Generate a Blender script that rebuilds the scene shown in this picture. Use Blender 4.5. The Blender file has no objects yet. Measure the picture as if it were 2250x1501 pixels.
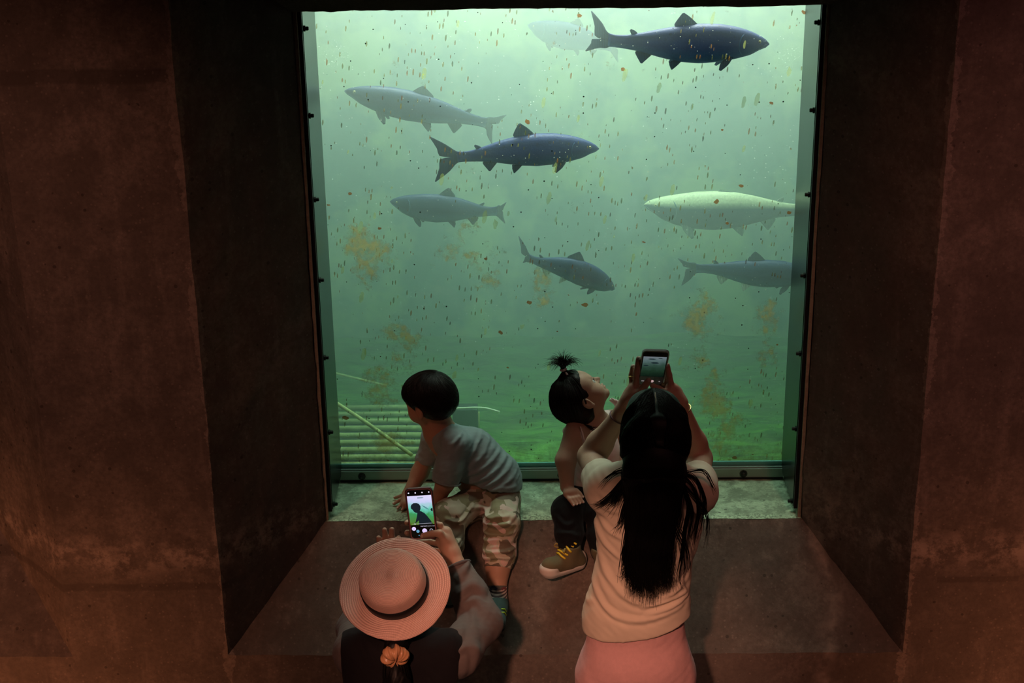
import bpy, math, random
import numpy as np
from mathutils import Vector, Matrix
random.seed(7); RNG = np.random.default_rng(7)
SC = bpy.context.scene
COL = SC.collection
# ------------------------------------------------------------------ camera
IW, IH, FPX = 2250, 1501, 3604.1
CP = np.array([-0.0718, -4.7278, 2.5467]); PIT, ROLL, YAW = 0.3854, -0.0152, -0.0177
_fw = np.array([math.sin(YAW)*math.cos(PIT), math.cos(YAW)*math.cos(PIT), -math.sin(PIT)])
_rt = np.array([math.cos(YAW), -math.sin(YAW), 0.0]); _up = np.cross(_rt, _fw)
CR = _rt*math.cos(ROLL)+_up*math.sin(ROLL); CU = -_rt*math.sin(ROLL)+_up*math.cos(ROLL); CF = _fw
cam = bpy.data.cameras.new('camera'); camo = bpy.data.objects.new('camera', cam); COL.objects.link(camo)
cam.sensor_width = 36.0; cam.lens = FPX/IW*36.0; cam.clip_end = 60; cam.clip_start = 0.05
camo.matrix_world = Matrix(((CR[0], CU[0], -CF[0], CP[0]), (CR[1], CU[1], -CF[1], CP[1]), (CR[2], CU[2], -CF[2], CP[2]), (0, 0, 0, 1)))
SC.camera = camo
# ------------------------------------------------------------------ view, world, lights
SC.view_settings.view_transform = 'Standard'; SC.view_settings.look = 'None'
SC.view_settings.exposure = 0.0; SC.view_settings.gamma = 1.0; SC.view_settings.use_curve_mapping = False
SC.cycles.use_denoising = True
SC.cycles.max_bounces = 6; SC.cycles.diffuse_bounces = 2; SC.cycles.glossy_bounces = 2; SC.cycles.adaptive_threshold = 0.05
SC.cycles.transparent_max_bounces = 12; SC.cycles.volume_bounces = 2
SC.cycles.sample_clamp_indirect = 4.0
W = bpy.data.worlds.new('world'); SC.world = W; W.use_nodes = True
W.node_tree.nodes['Background'].inputs[0].default_value = (0.10, 0.06, 0.05, 1)
W.node_tree.nodes['Background'].inputs[1].default_value = 0.02
def area(name, loc, tgt, sx, sy, col, power, spread=180):
    l = bpy.data.lights.new(name, 'AREA'); l.shape = 'RECTANGLE'; l.size = sx; l.size_y = sy
    l.color = col; l.energy = power; l.spread = math.radians(spread)
    o = bpy.data.objects.new(name, l); COL.objects.link(o); o.location = loc
    o.rotation_euler = (Vector(tgt)-Vector(loc)).to_track_quat('-Z', 'Y').to_euler()
    return o
def spot(name, loc, tgt, col, power, ang, blend=0.8, r=0.1):
    l = bpy.data.lights.new(name, 'SPOT'); l.color = col; l.energy = power; l.spot_size = math.radians(ang)
    l.spot_blend = blend; l.shadow_soft_size = r
    o = bpy.data.objects.new(name, l); COL.objects.link(o); o.location = loc
    o.rotation_euler = (Vector(tgt)-Vector(loc)).to_track_quat('-Z', 'Y').to_euler()
    return o
area('daylight_over_tank', (-0.6, 1.10, 2.55), (-0.6, 1.10, 0), 5.0, 1.5, (1.0, 0.89, 0.74), 66)
area('daylight_over_glass', (0.05, 1.05, 2.60), (0.05, -0.25, 0.15), 1.9, 0.45, (1.0, 0.89, 0.79), 76, 75)
spot('ceiling_lamp_warm', (-0.75, -4.5, 2.9), (-0.03, -0.75, -0.17), (1.0, 0.43, 0.28), 470, 15.5, 0.6, 0.10)
spot('ceiling_lamp_wash', (-2.0, -2.3, 3.2), (-1.62, -0.3, 0.0), (1.0, 0.40, 0.27), 95, 55, 1.0, 0.15)
spot('ceiling_lamp_wash', (1.2, -2.5, 3.2), (1.62, -0.3, 0.05), (1.0, 0.39, 0.28), 95, 54, 1.0, 0.15)
spot('wall_lamp_low', (2.2, -1.5, -0.8), (1.65, -0.3, -0.45), (1.0, 0.33, 0.14), 34, 64, 1.0, 0.10)
spot('wall_lamp_low', (-2.2, -1.5, -0.8), (-1.70, -0.3, -0.45), (1.0, 0.33, 0.14), 34, 64, 1.0, 0.10)
spot('ceiling_lamp_magenta', (3.4, -2.6, 3.6), (2.0, -0.3, 1.8), (0.9, 0.12, 0.45), 12, 60, 1.0, 0.12)
# ------------------------------------------------------------------ pixel -> world
def ray(px, py):
    d = CF + CR*((px-1125.0)/FPX) - CU*((py-750.5)/FPX); return d
def at(px, py, Y):
    d = ray(px, py); return CP + d*((Y-CP[1])/d[1])
def onz(px, py, Z):
    d = ray(px, py); return CP + d*((Z-CP[2])/d[2])
def V(*a): return np.array(a, float)
def nrm(v): v = np.asarray(v, float); return v/np.linalg.norm(v)
# ------------------------------------------------------------------ objects
def tag(o, label=None, cat=None, group=None, kind=None):
    if label: o['label'] = label
    if cat: o['category'] = cat
    if group: o['group'] = group
    if kind: o['kind'] = kind
    return o
def mk(name, verts, faces, mat, parent=None, base=None, smooth=True, mats=None, fm=None):
    verts = np.asarray(verts, float)
    if base is not None: verts = verts - np.asarray(base)
    me = bpy.data.meshes.new(name)
    me.from_pydata(verts.tolist(), [], [tuple(int(i) for i in f) for f in faces]); 
    for m in (mats or [mat]): me.materials.append(m)
    if fm is not None: me.polygons.foreach_set('material_index', np.asarray(fm, np.int32))
    if smooth: me.polygons.foreach_set('use_smooth', np.ones(len(me.polygons), bool))
    me.update()
    o = bpy.data.objects.new(name, me); COL.objects.link(o)
    if parent is not None: o.parent = parent
    elif base is not None: o.location = base
    return o
def empty(name, loc=(0, 0, 0)):
    o = bpy.data.objects.new(name, None); COL.objects.link(o); o.location = loc; return o
class MB:
    def __init__(s): s.v = []; s.f = []
    def add(s, vs, fs):
        n = len(s.v); s.v += [tuple(map(float, p)) for p in vs]; s.f += [tuple(i+n for i in f) for f in fs]; return s
    def box(s, c, h, R=None):
        R = np.eye(3) if R is None else np.asarray(R)
        P = [np.asarray(c)+R@(np.array([x, y, z])*h) for x in (-1, 1) for y in (-1, 1) for z in (-1, 1)]
        return s.add(P, [(0, 1, 3, 2), (4, 6, 7, 5), (0, 4, 5, 1), (2, 3, 7, 6), (0, 2, 6, 4), (1, 5, 7, 3)])
    def tube(s, pts, rad, n=6, cap=True):
        pts = [np.asarray(p, float) for p in pts]; m = len(pts)
        if not hasattr(rad, '__len__'): rad = [rad]*m
        vs = []; fs = []; u = None
        for i, p in enumerate(pts):
            t = nrm(pts[min(i+1, m-1)]-pts[max(i-1, 0)]+1e-9)
            if u is None:
                a = V(0, 0, 1) if abs(t[2]) < .9 else V(1, 0, 0); u = nrm(np.cross(t, a))
            else: u = nrm(u-t*np.dot(u, t)+1e-9)
            w = np.cross(t, u)
            for k in range(n):
                a = 2*math.pi*k/n; vs.append(p+rad[i]*(math.cos(a)*u+math.sin(a)*w))
        for i in range(m-1):
            for k in range(n):
                a = i*n+k; b = i*n+(k+1) % n; fs.append((a, b, b+n, a+n))
        if cap:
            fs.append(tuple(range(n))[::-1]); fs.append(tuple(range((m-1)*n, m*n)))
        return s.add(vs, fs)
    def lathe(s, prof, c, axis, n=48, closed=True):
        ax = nrm(axis); a = V(0, 0, 1) if abs(ax[2]) < .9 else V(1, 0, 0)
        u = nrm(np.cross(ax, a)); w = np.cross(ax, u); vs = []; fs = []
        for r, h in prof:
            for k in range(n):
                q = 2*math.pi*k/n; vs.append(np.asarray(c)+ax*h+r*(math.cos(q)*u+math.sin(q)*w))
        m = len(prof)
        for i in range(m-1):
            for k in range(n):
                p = i*n+k; q = i*n+(k+1) % n; fs.append((p, q, q+n, p+n))
        if closed:
            fs.append(tuple(range(n))[::-1]); fs.append(tuple(range((m-1)*n, m*n)))
        return s.add(vs, fs)
    def build(s, name, mat, parent=None, base=None, smooth=False):
        return mk(name, s.v, s.f, mat, parent, base, smooth)
def spline(pts, n):
    P = np.asarray(pts, float); m = len(P); out = []
    Q = np.vstack([2*P[0]-P[1], P, 2*P[-1]-P[-2]])
    for t in np.linspace(0, m-1-1e-9, n):
        i = int(t); f = t-i; a, b, c, d = Q[i], Q[i+1], Q[i+2], Q[i+3]
        out.append(.5*(2*b+(c-a)*f+(2*a-5*b+4*c-d)*f*f+(3*b-a-3*c+d)*f**3))
    return np.array(out)
# cheap smooth noise for vertices
_ph = RNG.uniform(0, 6.28, (40,)); _dr = RNG.normal(size=(40, 3)); _dr /= np.linalg.norm(_dr, axis=1)[:, None]
def vnoise(P, freq, k0=0, oct=3):
    P = np.asarray(P, float); r = 0; a = 1.0
    for o in range(oct):
        s = 0
        for j in range(5):
            i = (k0+o*5+j) % 40; s = s+np.sin(P@_dr[i]*freq*6.28*(1+.23*j)+_ph[i])
        r = r+a*s/3.2; a *= .5; freq *= 2.1
    return r
# ------------------------------------------------------------------ material helpers
class NT:
    def __init__(s, name):
        s.m = bpy.data.materials.new(name); s.m.use_nodes = True; s.t = s.m.node_tree; s.t.nodes.clear()
        s.out = s.t.nodes.new('ShaderNodeOutputMaterial')
    def n(s, typ, props=None, **ins):
        nd = s.t.nodes.new('ShaderNode'+typ)
        for k, v in (props or {}).items(): setattr(nd, k, v)
        for k, v in ins.items():
            key = int(k[1:]) if k[0] == 'i' and k[1:].isdigit() else k.replace('_', ' ')
            s.set(nd.inputs[key], v)
        return nd
    def set(s, sock, v):
        if hasattr(v, 'outputs'): v = v.outputs[0]
        if isinstance(v, bpy.types.NodeSocket): s.t.links.new(v, sock)
        elif isinstance(v, (tuple, list)) and len(v) == 3 and sock.type == 'RGBA': sock.default_value = (*v, 1)
        else: sock.default_value = v
    def math(s, op, a, b=0.0, clamp=False): return s.n('Math', {'operation': op, 'use_clamp': clamp}, i0=a, i1=b)
    def mix(s, f, a, b, blend='MIX'):
        nd = s.t.nodes.new('ShaderNodeMix'); nd.data_type = 'RGBA'; nd.blend_type = blend
        s.set(nd.inputs[0], f); s.set(nd.inputs[6], a); s.set(nd.inputs[7], b); return nd.outputs[2]
    def ramp(s, f, stops, interp='LINEAR'):
        nd = s.n('ValToRGB', Fac=f); cr = nd.color_ramp; cr.interpolation = interp
        while len(cr.elements) < len(stops): cr.elements.new(.5)
        for e, (p, c) in zip(cr.elements, stops):
            e.position = p; e.color = (c, c, c, 1) if not hasattr(c, '__len__') else (*c, 1)
        return nd.outputs[0]
    def coord(s, scale=(1, 1, 1), loc=(0, 0, 0), rot=(0, 0, 0), kind='Object'):
        tc = s.n('TexCoord'); return s.n('Mapping', Vector=tc.outputs[kind], Scale=scale, Location=loc, Rotation=rot).outputs[0]
    def noise(s, vec, scale, detail=3, rough=.55, dist=0): return s.n('TexNoise', Vector=vec, Scale=scale, Detail=detail, Roughness=rough, Distortion=dist).outputs[0]
    def bump(s, h, strength=.3, dist=.01): return s.n('Bump', Height=h, Strength=strength, Distance=dist).outputs[0]
    def bsdf(s, **k):
        nd = s.n('BsdfPrincipled', **k); return nd
    def done(s, sh, vol=None):
        if sh is not None: s.set(s.out.inputs[0], sh)
        if vol is not None: s.set(s.out.inputs[1], vol)
        return s.m
def simple(name, col, rough=.7, metal=0.0, spec=.5, nscale=None, namp=.25, bump=0, bscale=200, sheen=0):
    t = NT(name); c = t.coord()
    base = col
    if nscale: 
        f = t.noise(c, nscale, 4); base = t.mix(f, tuple(x*(1-namp) for x in col), tuple(min(1, x*(1+namp)) for x in col))
    k = dict(Base_Color=base, Roughness=rough, Metallic=metal)
    if bump: k['Normal'] = t.bump(t.noise(c, bscale, 3), bump, .003)
    b = t.bsdf(**k); b.inputs['Specular IOR Level'].default_value = spec
    if sheen: b.inputs['Sheen Weight'].default_value = sheen
    return t.done(b)
# ------------------------------------------------------------------ the setting
HW, SD, LH, WE, WB, WS = 0.775, 0.287, 1.660, 0.300, 0.316, 0.289     # half width, sill depth, lintel, wall offset, splay drop, splay width
PITCH = 2.622; FLOOR = -0.90
def concrete(name, tint=(0.245, 0.20, 0.165), lip=False):
    t = NT(name); c = t.coord(); xyz = t.n('SeparateXYZ', Vector=c)
    X, Y, Z = xyz.outputs[0], xyz.outputs[1], xyz.outputs[2]
    big = t.noise(c, 1.7, 6, .6); mid = t.noise(c, 7, 6, .65); fine = t.noise(c, 60, 4, .7)
    stre = t.noise(t.coord((6, 6, .8)), 2.2, 5, .6)
    col = t.mix(t.ramp(big, [(.38, 0), (.62, 1)]), tuple(x*.58 for x in tint), tuple(x*1.2 for x in tint))
    col = t.mix(t.ramp(mid, [(.42, 0), (.58, .75)]), col, tuple(x*.55 for x in tint))
    col = t.mix(t.ramp(stre, [(.56, 0), (.72, .5)]), col, tuple(x*1.5 for x in tint))
    col = t.mix(t.ramp(fine, [(.36, .55), (.60, 0)]), col, tuple(x*.45 for x in tint))
    # lime bloom and crumbled joint along the old pour line
    zj = t.math('ABSOLUTE', t.math('SUBTRACT', t.math('ADD', Z, t.math('MULTIPLY', mid, .16)), .13))
    band = t.math('MULTIPLY', t.ramp(zj, [(0, 1), (.10, 0)]), t.ramp(t.noise(c, 16, 6, .75), [(.46, 0), (.60, 1)]))
    col = t.mix(t.math('MULTIPLY', band, .75), col, tuple(x*2.1 for x in tint))
    # damp stripes left by the form boards
    for z0, w, lo, hi, k in ((1.545, .022, -2.2, -1.08, .55), (-.065, .014, -2.2, -1.0, .5), (1.545, .02, 1.25, 3, .5), (-.055, .012, 1.15, 1.4, .45)):
        d = t.math('ABSOLUTE', t.math('SUBTRACT', t.math('ADD', Z, t.math('MULTIPLY', t.math('SUBTRACT', mid, .5), .03)), z0))
        m = t.ramp(d, [(w*.8, 1), (w, 0)]); m = t.math('MULTIPLY', m, t.math('GREATER_THAN', X, lo)); m = t.math('MULTIPLY', m, t.math('LESS_THAN', X, hi))
        col = t.mix(t.math('MULTIPLY', m, k), col, tuple(x*.35 for x in tint))
    # pale lime run on the lower splay and pillar
    dx = t.math('ABSOLUTE', t.math('SUBTRACT', t.math('ADD', X, t.math('MULTIPLY', t.math('SUBTRACT', t.noise(c, 3.5, 3), .5), .25)), .842))
    run = t.math('MULTIPLY', t.ramp(dx, [(0, 1), (.035, 0)]), t.math('LESS_THAN', Z, -.02))
    run = t.math('MULTIPLY', run, t.ramp(t.noise(c, 22, 4), [(.35, 0), (.6, 1)]))
    col = t.mix(t.math('MULTIPLY', run, .6), col, tuple(x*2.2 for x in tint))
    for xe in (-1.064, 1.064):       # crumbled arris between pillar and reveal
        de = t.math('ADD', t.math('ABSOLUTE', t.math('SUBTRACT', X, xe)), t.math('ABSOLUTE', t.math('ADD', Y, .3)))
        em = t.math('MULTIPLY', t.math('LESS_THAN', de, t.math('MULTIPLY', t.math('SUBTRACT', t.noise(c, 5, 6, .75), .44), .16)), t.ramp(fine, [(.3, .2), (.6, 1)]))
        col = t.mix(t.math('MULTIPLY', em, .45), col, tuple(x*1.9 for x in tint))
    # pits and dark spots
    vo = t.n('TexVoronoi', Vector=c, Scale=46); vr = t.n('SeparateColor', Color=vo.outputs['Color'])
    pit = t.math('MULTIPLY', t.math('LESS_THAN', vo.outputs['Distance'], t.math('MULTIPLY', t.math('POWER', vr.outputs[1], 2.5), .30)), t.math('GREATER_THAN', vr.outputs[0], .62))
    col = t.mix(t.math('MULTIPLY', pit, .6), col, tuple(x*.18 for x in tint))
    vo2 = t.n('TexVoronoi', Vector=c, Scale=90); v2 = t.n('SeparateColor', Color=vo2.outputs['Color'])
    ag = t.math('MULTIPLY', t.math('LESS_THAN', vo2.outputs['Distance'], .3), t.math('GREATER_THAN', v2.outputs[0], .86))
    col = t.mix(t.math('MULTIPLY', ag, .22), col, tuple(min(1, x*1.9) for x in tint))
    if lip:      # broken front lip of the sill
        lm = t.math('LESS_THAN', Y, t.math('MULTIPLY', t.math('SUBTRACT', t.noise(c, 9, 6, .75), .36), .17)); col = t.mix(t.math('MULTIPLY', lm, .8), col, t.mix(t.ramp(t.noise(c, 110, 4, .7), [(.42, 0), (.56, 1)]), tuple(x*.42 for x in tint), tuple(min(1, x*1.45) for x in tint)))
    h = t.math('ADD', t.math('MULTIPLY', fine, .35), t.math('ADD', t.math('MULTIPLY', mid, .9), t.math('MULTIPLY', pit, -1.2)))
    b = t.bsdf(Base_Color=col, Roughness=.82, Normal=t.bump(h, .55, .006)); b.inputs['Specular IOR Level'].default_value = .3
    return t.done(b)
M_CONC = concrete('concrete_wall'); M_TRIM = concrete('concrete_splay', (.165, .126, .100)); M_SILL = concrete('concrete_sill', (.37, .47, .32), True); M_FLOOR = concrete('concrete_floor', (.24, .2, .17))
def gridquad(mb, a, b, c, d, step=.03, disp=.004, seed=0):
    a, b, c, d = map(np.asarray, (a, b, c, d))
    nu = max(1, int(max(np.linalg.norm(b-a), np.linalg.norm(c-d))/step)); nv = max(1, int(max(np.linalg.norm(d-a), np.linalg.norm(c-b))/step))
    nu, nv = min(nu, 150), min(nv, 150)
    u, v = np.meshgrid(np.linspace(0, 1, nu+1), np.linspace(0, 1, nv+1), indexing='ij'); u = u[..., None]; v = v[..., None]
    P = ((1-u)*(1-v)*a+u*(1-v)*b+u*v*c+(1-u)*v*d).reshape(-1, 3)
    P = P+disp*np.stack([vnoise(P, 3.2, 1), vnoise(P, 3.0, 11), vnoise(P, 3.1, 21)], 1)*.5 + disp*.35*np.stack([vnoise(P, 14, 5, 2), vnoise(P, 13, 15, 2), vnoise(P, 15, 25, 2)], 1)
    I = np.arange((nu+1)*(nv+1)).reshape(nu+1, nv+1)
    F = np.stack([I[:-1, :-1], I[1:, :-1], I[1:, 1:], I[:-1, 1:]], -1).reshape(-1, 4)
    mb.add(P, F.tolist())
wall = MB(); splay = {}; ZT = 3.3
ox0 = HW+WS; zb, zt = -WB, LH+WS
xs = [-PITCH*1-ox0-1.0, -PITCH-ox0, -PITCH+ox0, -ox0, ox0, PITCH-ox0, PITCH+ox0]
for i in range(6):
    x0, x1 = xs[i], xs[i+1]
    if i in (1, 3, 5):
        gridquad(wall, (x0, -WE, FLOOR), (x1, -WE, FLOOR), (x1, -WE, zb), (x0, -WE, zb))
        gridquad(wall, (x0, -WE, zt), (x1, -WE, zt), (x1, -WE, ZT), (x0, -WE, ZT))
    else: 
        gridquad(wall, (x0, -WE, FLOOR), (x1, -WE, FLOOR), (x1, -WE, zb), (x0, -WE, zb))
        gridquad(wall, (x0, -WE, zb), (x1, -WE, zb), (x1, -WE, zt), (x0, -WE, zt))
        gridquad(wall, (x0, -WE, zt), (x1, -WE, zt), (x1, -WE, ZT), (x0, -WE, ZT))
WO = wall.build('wall_back', M_CONC, smooth=True)
tag(WO, 'board-marked concrete wall of pillars between the splayed tank windows', 'wall', kind='structure')
GY = SD+.012      # front face of the glass
def opening(cx, k):
    s = MB(); o = HW; q = ox0
    gridquad(s, (cx-q, -WE, zb), (cx+q, -WE, zb), (cx+o, 0, 0), (cx-o, 0, 0))
    gridquad(s, (cx-o, 0, LH), (cx+o, 0, LH), (cx+q, -WE, zt), (cx-q, -WE, zt))
    gridquad(s, (cx-q, -WE, zb), (cx-o, 0, 0), (cx-o, 0, LH), (cx-q, -WE, zt))
    gridquad(s, (cx+o, 0, 0), (cx+q, -WE, zb), (cx+q, -WE, zt), (cx+o, 0, LH))
    for sx in (-1, 1):
        gridquad(s, (cx+sx*o, 0, 0), (cx+sx*o, SD+.08, 0), (cx+sx*o, SD+.08, LH), (cx+sx*o, 0, LH))
    gridquad(s, (cx-o, 0, LH), (cx+o, 0, LH), (cx+o, SD+.08, LH), (cx-o, SD+.08, LH))
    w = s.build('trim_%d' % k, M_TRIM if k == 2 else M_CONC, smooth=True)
    tag(w, 'splayed concrete reveal around the tank window' if k == 2 else 'splayed concrete reveal of the neighbouring window', 'reveal', kind='structure')
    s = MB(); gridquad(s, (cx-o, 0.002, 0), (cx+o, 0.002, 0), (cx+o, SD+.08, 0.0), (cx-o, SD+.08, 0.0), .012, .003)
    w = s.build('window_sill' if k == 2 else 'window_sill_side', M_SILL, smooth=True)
    tag(w, 'pale concrete window sill the children sit on' if k == 2 else 'concrete sill of the neighbouring window', 'sill', kind='structure')
opening(0, 2); opening(-PITCH, 1); opening(PITCH, 3)
s = MB(); gridquad(s, (-5, -5.5, FLOOR), (5, -5.5, FLOOR), (5, -WE, FLOOR), (-5, -WE, FLOOR), .1, .002)
tag(s.build('floor', M_FLOOR, smooth=True), 'dark concrete floor of the viewing room', 'floor', kind='structure')
# --- steel window surround
M_STEEL = simple('brushed_steel', (.035, .05, .045), .28, .95, .5, 9, .12)
M_BAR = simple('grey_bar', (.30, .38, .34), .45, .35, .5, 9, .12)
M_LITEDGE = simple('lit_concrete_edge', (.34, .30, .22), .9, 0, .2, 60, .4, .6, 150)  # concrete edge beside the gasket; window light on it is put into this pale colour
M_BLACK = simple('black_rubber', (.006, .006, .006), .6)
M_BOLT = simple('dark_bolt', (.03, .035, .03), .4, .6)
M_GASK = simple('glass_edge', (.20, .55, .52), .25)
def glass_mat():
    t = NT('dirty_glass'); c = t.coord(); xyz = t.n('SeparateXYZ', Vector=c); X, Z = xyz.outputs[0], xyz.outputs[2]
    def specks(sc, rot, scale, keep, size, loc=(0, 0, 0), wb=.7):
        v = t.n('TexVoronoi', {'voronoi_dimensions': '2D'}, Vector=t.n('Mapping', Vector=t.n('Mapping', Vector=t.n('CombineXYZ', X=X, Y=Z), Rotation=(0, 0, rot), Location=loc), Scale=sc).outputs[0], Scale=scale)
        s = t.n('SeparateColor', Color=v.outputs['Color'])
        wob = t.noise(c, 75, 2)
        rad = t.math('MULTIPLY', t.math('ADD', t.math('MULTIPLY', s.outputs[1], .8), .25), size)
        d = t.math('ADD', v.outputs['Distance'], t.math('MULTIPLY', t.math('SUBTRACT', wob, .5), size*wb))
        return t.math('MULTIPLY', t.math('LESS_THAN', d, rad), t.math('GREATER_THAN', s.outputs[0], 1-keep)), s
    cl = t.noise(c, 3.0, 3)                                  # specks gather in drifts
    a, sa = specks((1, .26, 1), .12, 100, .28, .26); a = t.math('MULTIPLY', a, t.math('GREATER_THAN', cl, .47))
    a2, sa2 = specks((1, .35, 1), .2, 26, .12, .20, (3, 1, 0)); a2 = t.math('MULTIPLY', a2, t.math('GREATER_THAN', t.noise(c, 2.2, 2), .45))
    b, sb = specks((.7, 1, 1), .3, 24, .04, .17, (1, 5, 0), 1.7)       # rust flakes
    k, sk = specks((1, 1, 1), 0, 40, .05, .10, (7, 2, 0))        # black dots
    w, sw = specks((1, 1, 1), 0, 110, .07, .15, (2, 9, 0))        # pale motes
    w2, _ = specks((1, 1, 1), 0, 210, .40, .22, (4, 4, 0)); wm = None      # clusters of tiny bubbles
    for px, py, r in ((1700, 935, .055), (1742, 128, .05), (735, 122, .06), (790, 955, .07)):
        q = at(px, py, GY); e = t.math('SUBTRACT', 1, t.math('MULTIPLY', t.math('ADD', t.math('POWER', t.math('SUBTRACT', X, float(q[0])), 2), t.math('POWER', t.math('SUBTRACT', Z, float(q[2])), 2)), 1/r**2), True); wm = e if wm is None else t.math('MAXIMUM', wm, e)
    w = t.math('MAXIMUM', w, t.math('MULTIPLY', w2, t.math('GREATER_THAN', wm, t.noise(c, 300, 1))))
    # rust-yellow algae patches at their places
    patch = None; warp = t.math('MULTIPLY', t.math('SUBTRACT', t.noise(c, 11, 4, .65), .42), 3.4)
    for px, py, rx, ry in ((815, 570, 42, 62), (885, 765, 45, 48), (845, 840, 42, 60), (1060, 555, 48, 60), (1545, 725, 45, 80), (1575, 880, 45, 55), (1612, 965, 42, 62), (1190, 640, 30, 40), (800, 625, 24, 20), (1000, 560, 40, 30), (860, 980, 120, 22), (1690, 720, 25, 60)):
        p = at(px, py, GY); r1 = rx/440; r2 = ry/400
        dx = t.math('MULTIPLY', t.math('SUBTRACT', X, float(p[0])), 1/r1); dz = t.math('MULTIPLY', t.math('SUBTRACT', Z, float(p[2])), 1/r2)
        d = t.math('MULTIPLY', t.math('SUBTRACT', 1.25, t.math('ADD', t.math('MULTIPLY', dx, dx), t.math('ADD', t.math('MULTIPLY', dz, dz), warp)), True), .8)
        patch = d if patch is None else t.math('MAXIMUM', patch, d)
    pn = t.noise(c, 34, 9, .82)
    pa = t.ramp(t.math('ADD', pn, t.math('ADD', t.math('MULTIPLY', t.math('SUBTRACT', t.noise(c, 9, 3, .6), .5), .7), t.math('MULTIPLY', t.math('SUBTRACT', patch, 1), .36))), [(.33, 0), (.51, 1)])
    low = t.math('MULTIPLY', t.ramp(Z, [(.03, 1), (.16, 0)]), t.ramp(t.noise(c, 30, 5, .7), [(.4, 0), (.6, .55)]))
    pa = t.math('MAXIMUM', t.math('MULTIPLY', pa, .75), low)
    col = t.mix(pa, t.ramp(sa.outputs[2], [(0, (.05, .06, .02)), (.4, (.16, .15, .04)), (.75, (.20, .08, .02)), (1, (.03, .035, .02))]), (.52, .31, .04))
    col = t.mix(b, col, (.18, .07, .014)); col = t.mix(k, col, (.004, .006, .004)); col = t.mix(w, col, (.8, .9, .8))
    col = t.mix(a2, col, (.30, .34, .10))
    al = t.math('MAXIMUM', t.math('MULTIPLY', a, .62), t.math('MAXIMUM', t.math('MULTIPLY', b, .85), t.math('MULTIPLY', pa, .72)))
    al = t.math('MAXIMUM', al, t.math('MAXIMUM', t.math('MULTIPLY', k, .95), t.math('MAXIMUM', t.math('MULTIPLY', w, .55), t.math('MULTIPLY', a2, .42))))
    al = t.math('MULTIPLY', al, t.math('GREATER_THAN', xyz.outputs[1], .012))
    dirt = t.n('MixShader', i0=.55, i1=t.n('BsdfDiffuse', Color=col), i2=t.n('BsdfTranslucent', Color=col))
    fr = t.math('MULTIPLY', t.n('Fresnel', IOR=1.45), .6)
    cl2 = t.n('MixShader', i0=fr, i1=t.n('BsdfTransparent', Color=(.93, .99, .96)), i2=t.n('BsdfGlossy', Roughness=.02))
    return t.done(t.n('MixShader', i0=al, i1=cl2, i2=dirt))
M_GLASS = glass_mat()
t = NT('clean_glass'); M_CLEAR = t.done(t.n('MixShader', i0=t.math('MULTIPLY', t.n('Fresnel', IOR=1.45), .6), i1=t.n('BsdfTransparent', Color=(.97, .995, .98)), i2=t.n('BsdfGlossy', Roughness=.02)))
def window(cx, k):
    root = empty('window_%d' % k, (cx, GY, 0)); B = (cx, GY, 0)
    tag(root, 'large tank window with steel surround and specked glass' if k == 2 else 'neighbouring tank window with steel surround', 'window', kind='structure')
    pb = MB().box((cx, GY+.012, LH/2), (HW-.005, .012, LH/2-.003)); mk('pane', pb.v, pb.f, None, root, B, False, [M_CLEAR, M_GLASS], [0, 0, 0, 1, 0, 0])
    for sx in (-1, 1):
        MB().box((cx+sx*(HW-.018), (GY+.03)/2+.008, LH/2+.012), (.006, (GY-.03)/2, LH/2-.014)).build('side_plate', M_STEEL, root, B)
        g = MB(); g.box((cx+sx*(HW-.0165), .026, LH/2+.012), (.0065, .006, LH/2-.014)); g.build('gasket', M_BLACK, root, B)
        MB().box((cx+sx*(HW-.006), .020, LH/2), (.005, .012, LH/2)).build('concrete_edge', M_LITEDGE, root, B)
        for z in np.linspace(.035, 1.6, 7):
            b = MB(); b.lathe([(.009, 0), (.009, .004), (.006, .005), (.006, .012), (.004, .014)], (cx+sx*(HW-.024), .055, z), (-sx, 0, 0), 10)
            b.build('bolt', M_BOLT, root, B)
    bar = MB(); bar.box((cx, GY-.012, .022), (HW-.02, .005, .017)); bar.box((cx, GY-.006, .041), (HW-.02, .005, .003))
    bar.build('bottom_bar', M_BAR, root, B)
    MB().box((cx, GY-.013, .0045), (HW-.02, .006, .003)).build('gasket', M_BLACK, root, B)
    MB().box((cx, GY+.004, .050), (HW-.02, .003, .009)).build('glass_edge', M_GASK, root, B)
    for x in (-.68, .62, .0):
        b = MB(); b.lathe([(.013, 0), (.013, .003), (.007, .004), (.007, .011), (.004, .013)], (cx+x, GY-.017, .022), (0, -1, 0), 12)
        b.build('bolt', M_BOLT, root, B)
window(0, 2); window(-PITCH, 1)
# --- the tank beyond the glass
TY0, TY1, TX0, TX1, TZ = GY+.026, 1.85, -3.9, 1.9, 2.30
def bed_mat():
    t = NT('algae_bed'); c = t.coord((1, 1, 1)); n = t.noise(t.coord((2, 9, 2)), 2.6, 6, .65, .6); m = t.noise(c, 4, 4)
    col = t.mix(t.ramp(n, [(.35, 0), (.65, 1)]), (.022, .07, .010), (.16, .38, .045)); col = t.mix(t.ramp(m, [(.5, 0), (.7, .6)]), col, (.16, .22, .05))
    return t.done(t.bsdf(Base_Color=col, Roughness=.9, Normal=t.bump(n, .8, .03)))
def tankwall_mat():
    t = NT('tank_concrete'); c = t.coord(); n = t.noise(c, 2.2, 4, .6)
    col = t.mix(t.ramp(n, [(.47, 0), (.60, 1)]), (.12, .24, .30), (.95, .85, .40))  # noise blotches, yellow over blue-grey
    return t.done(t.bsdf(Base_Color=col, Roughness=.9))
s = MB(); gx, gy = np.meshgrid(np.linspace(TX0, TX1, 160), np.linspace(TY0-.03, TY1, 70), indexing='ij')
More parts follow.
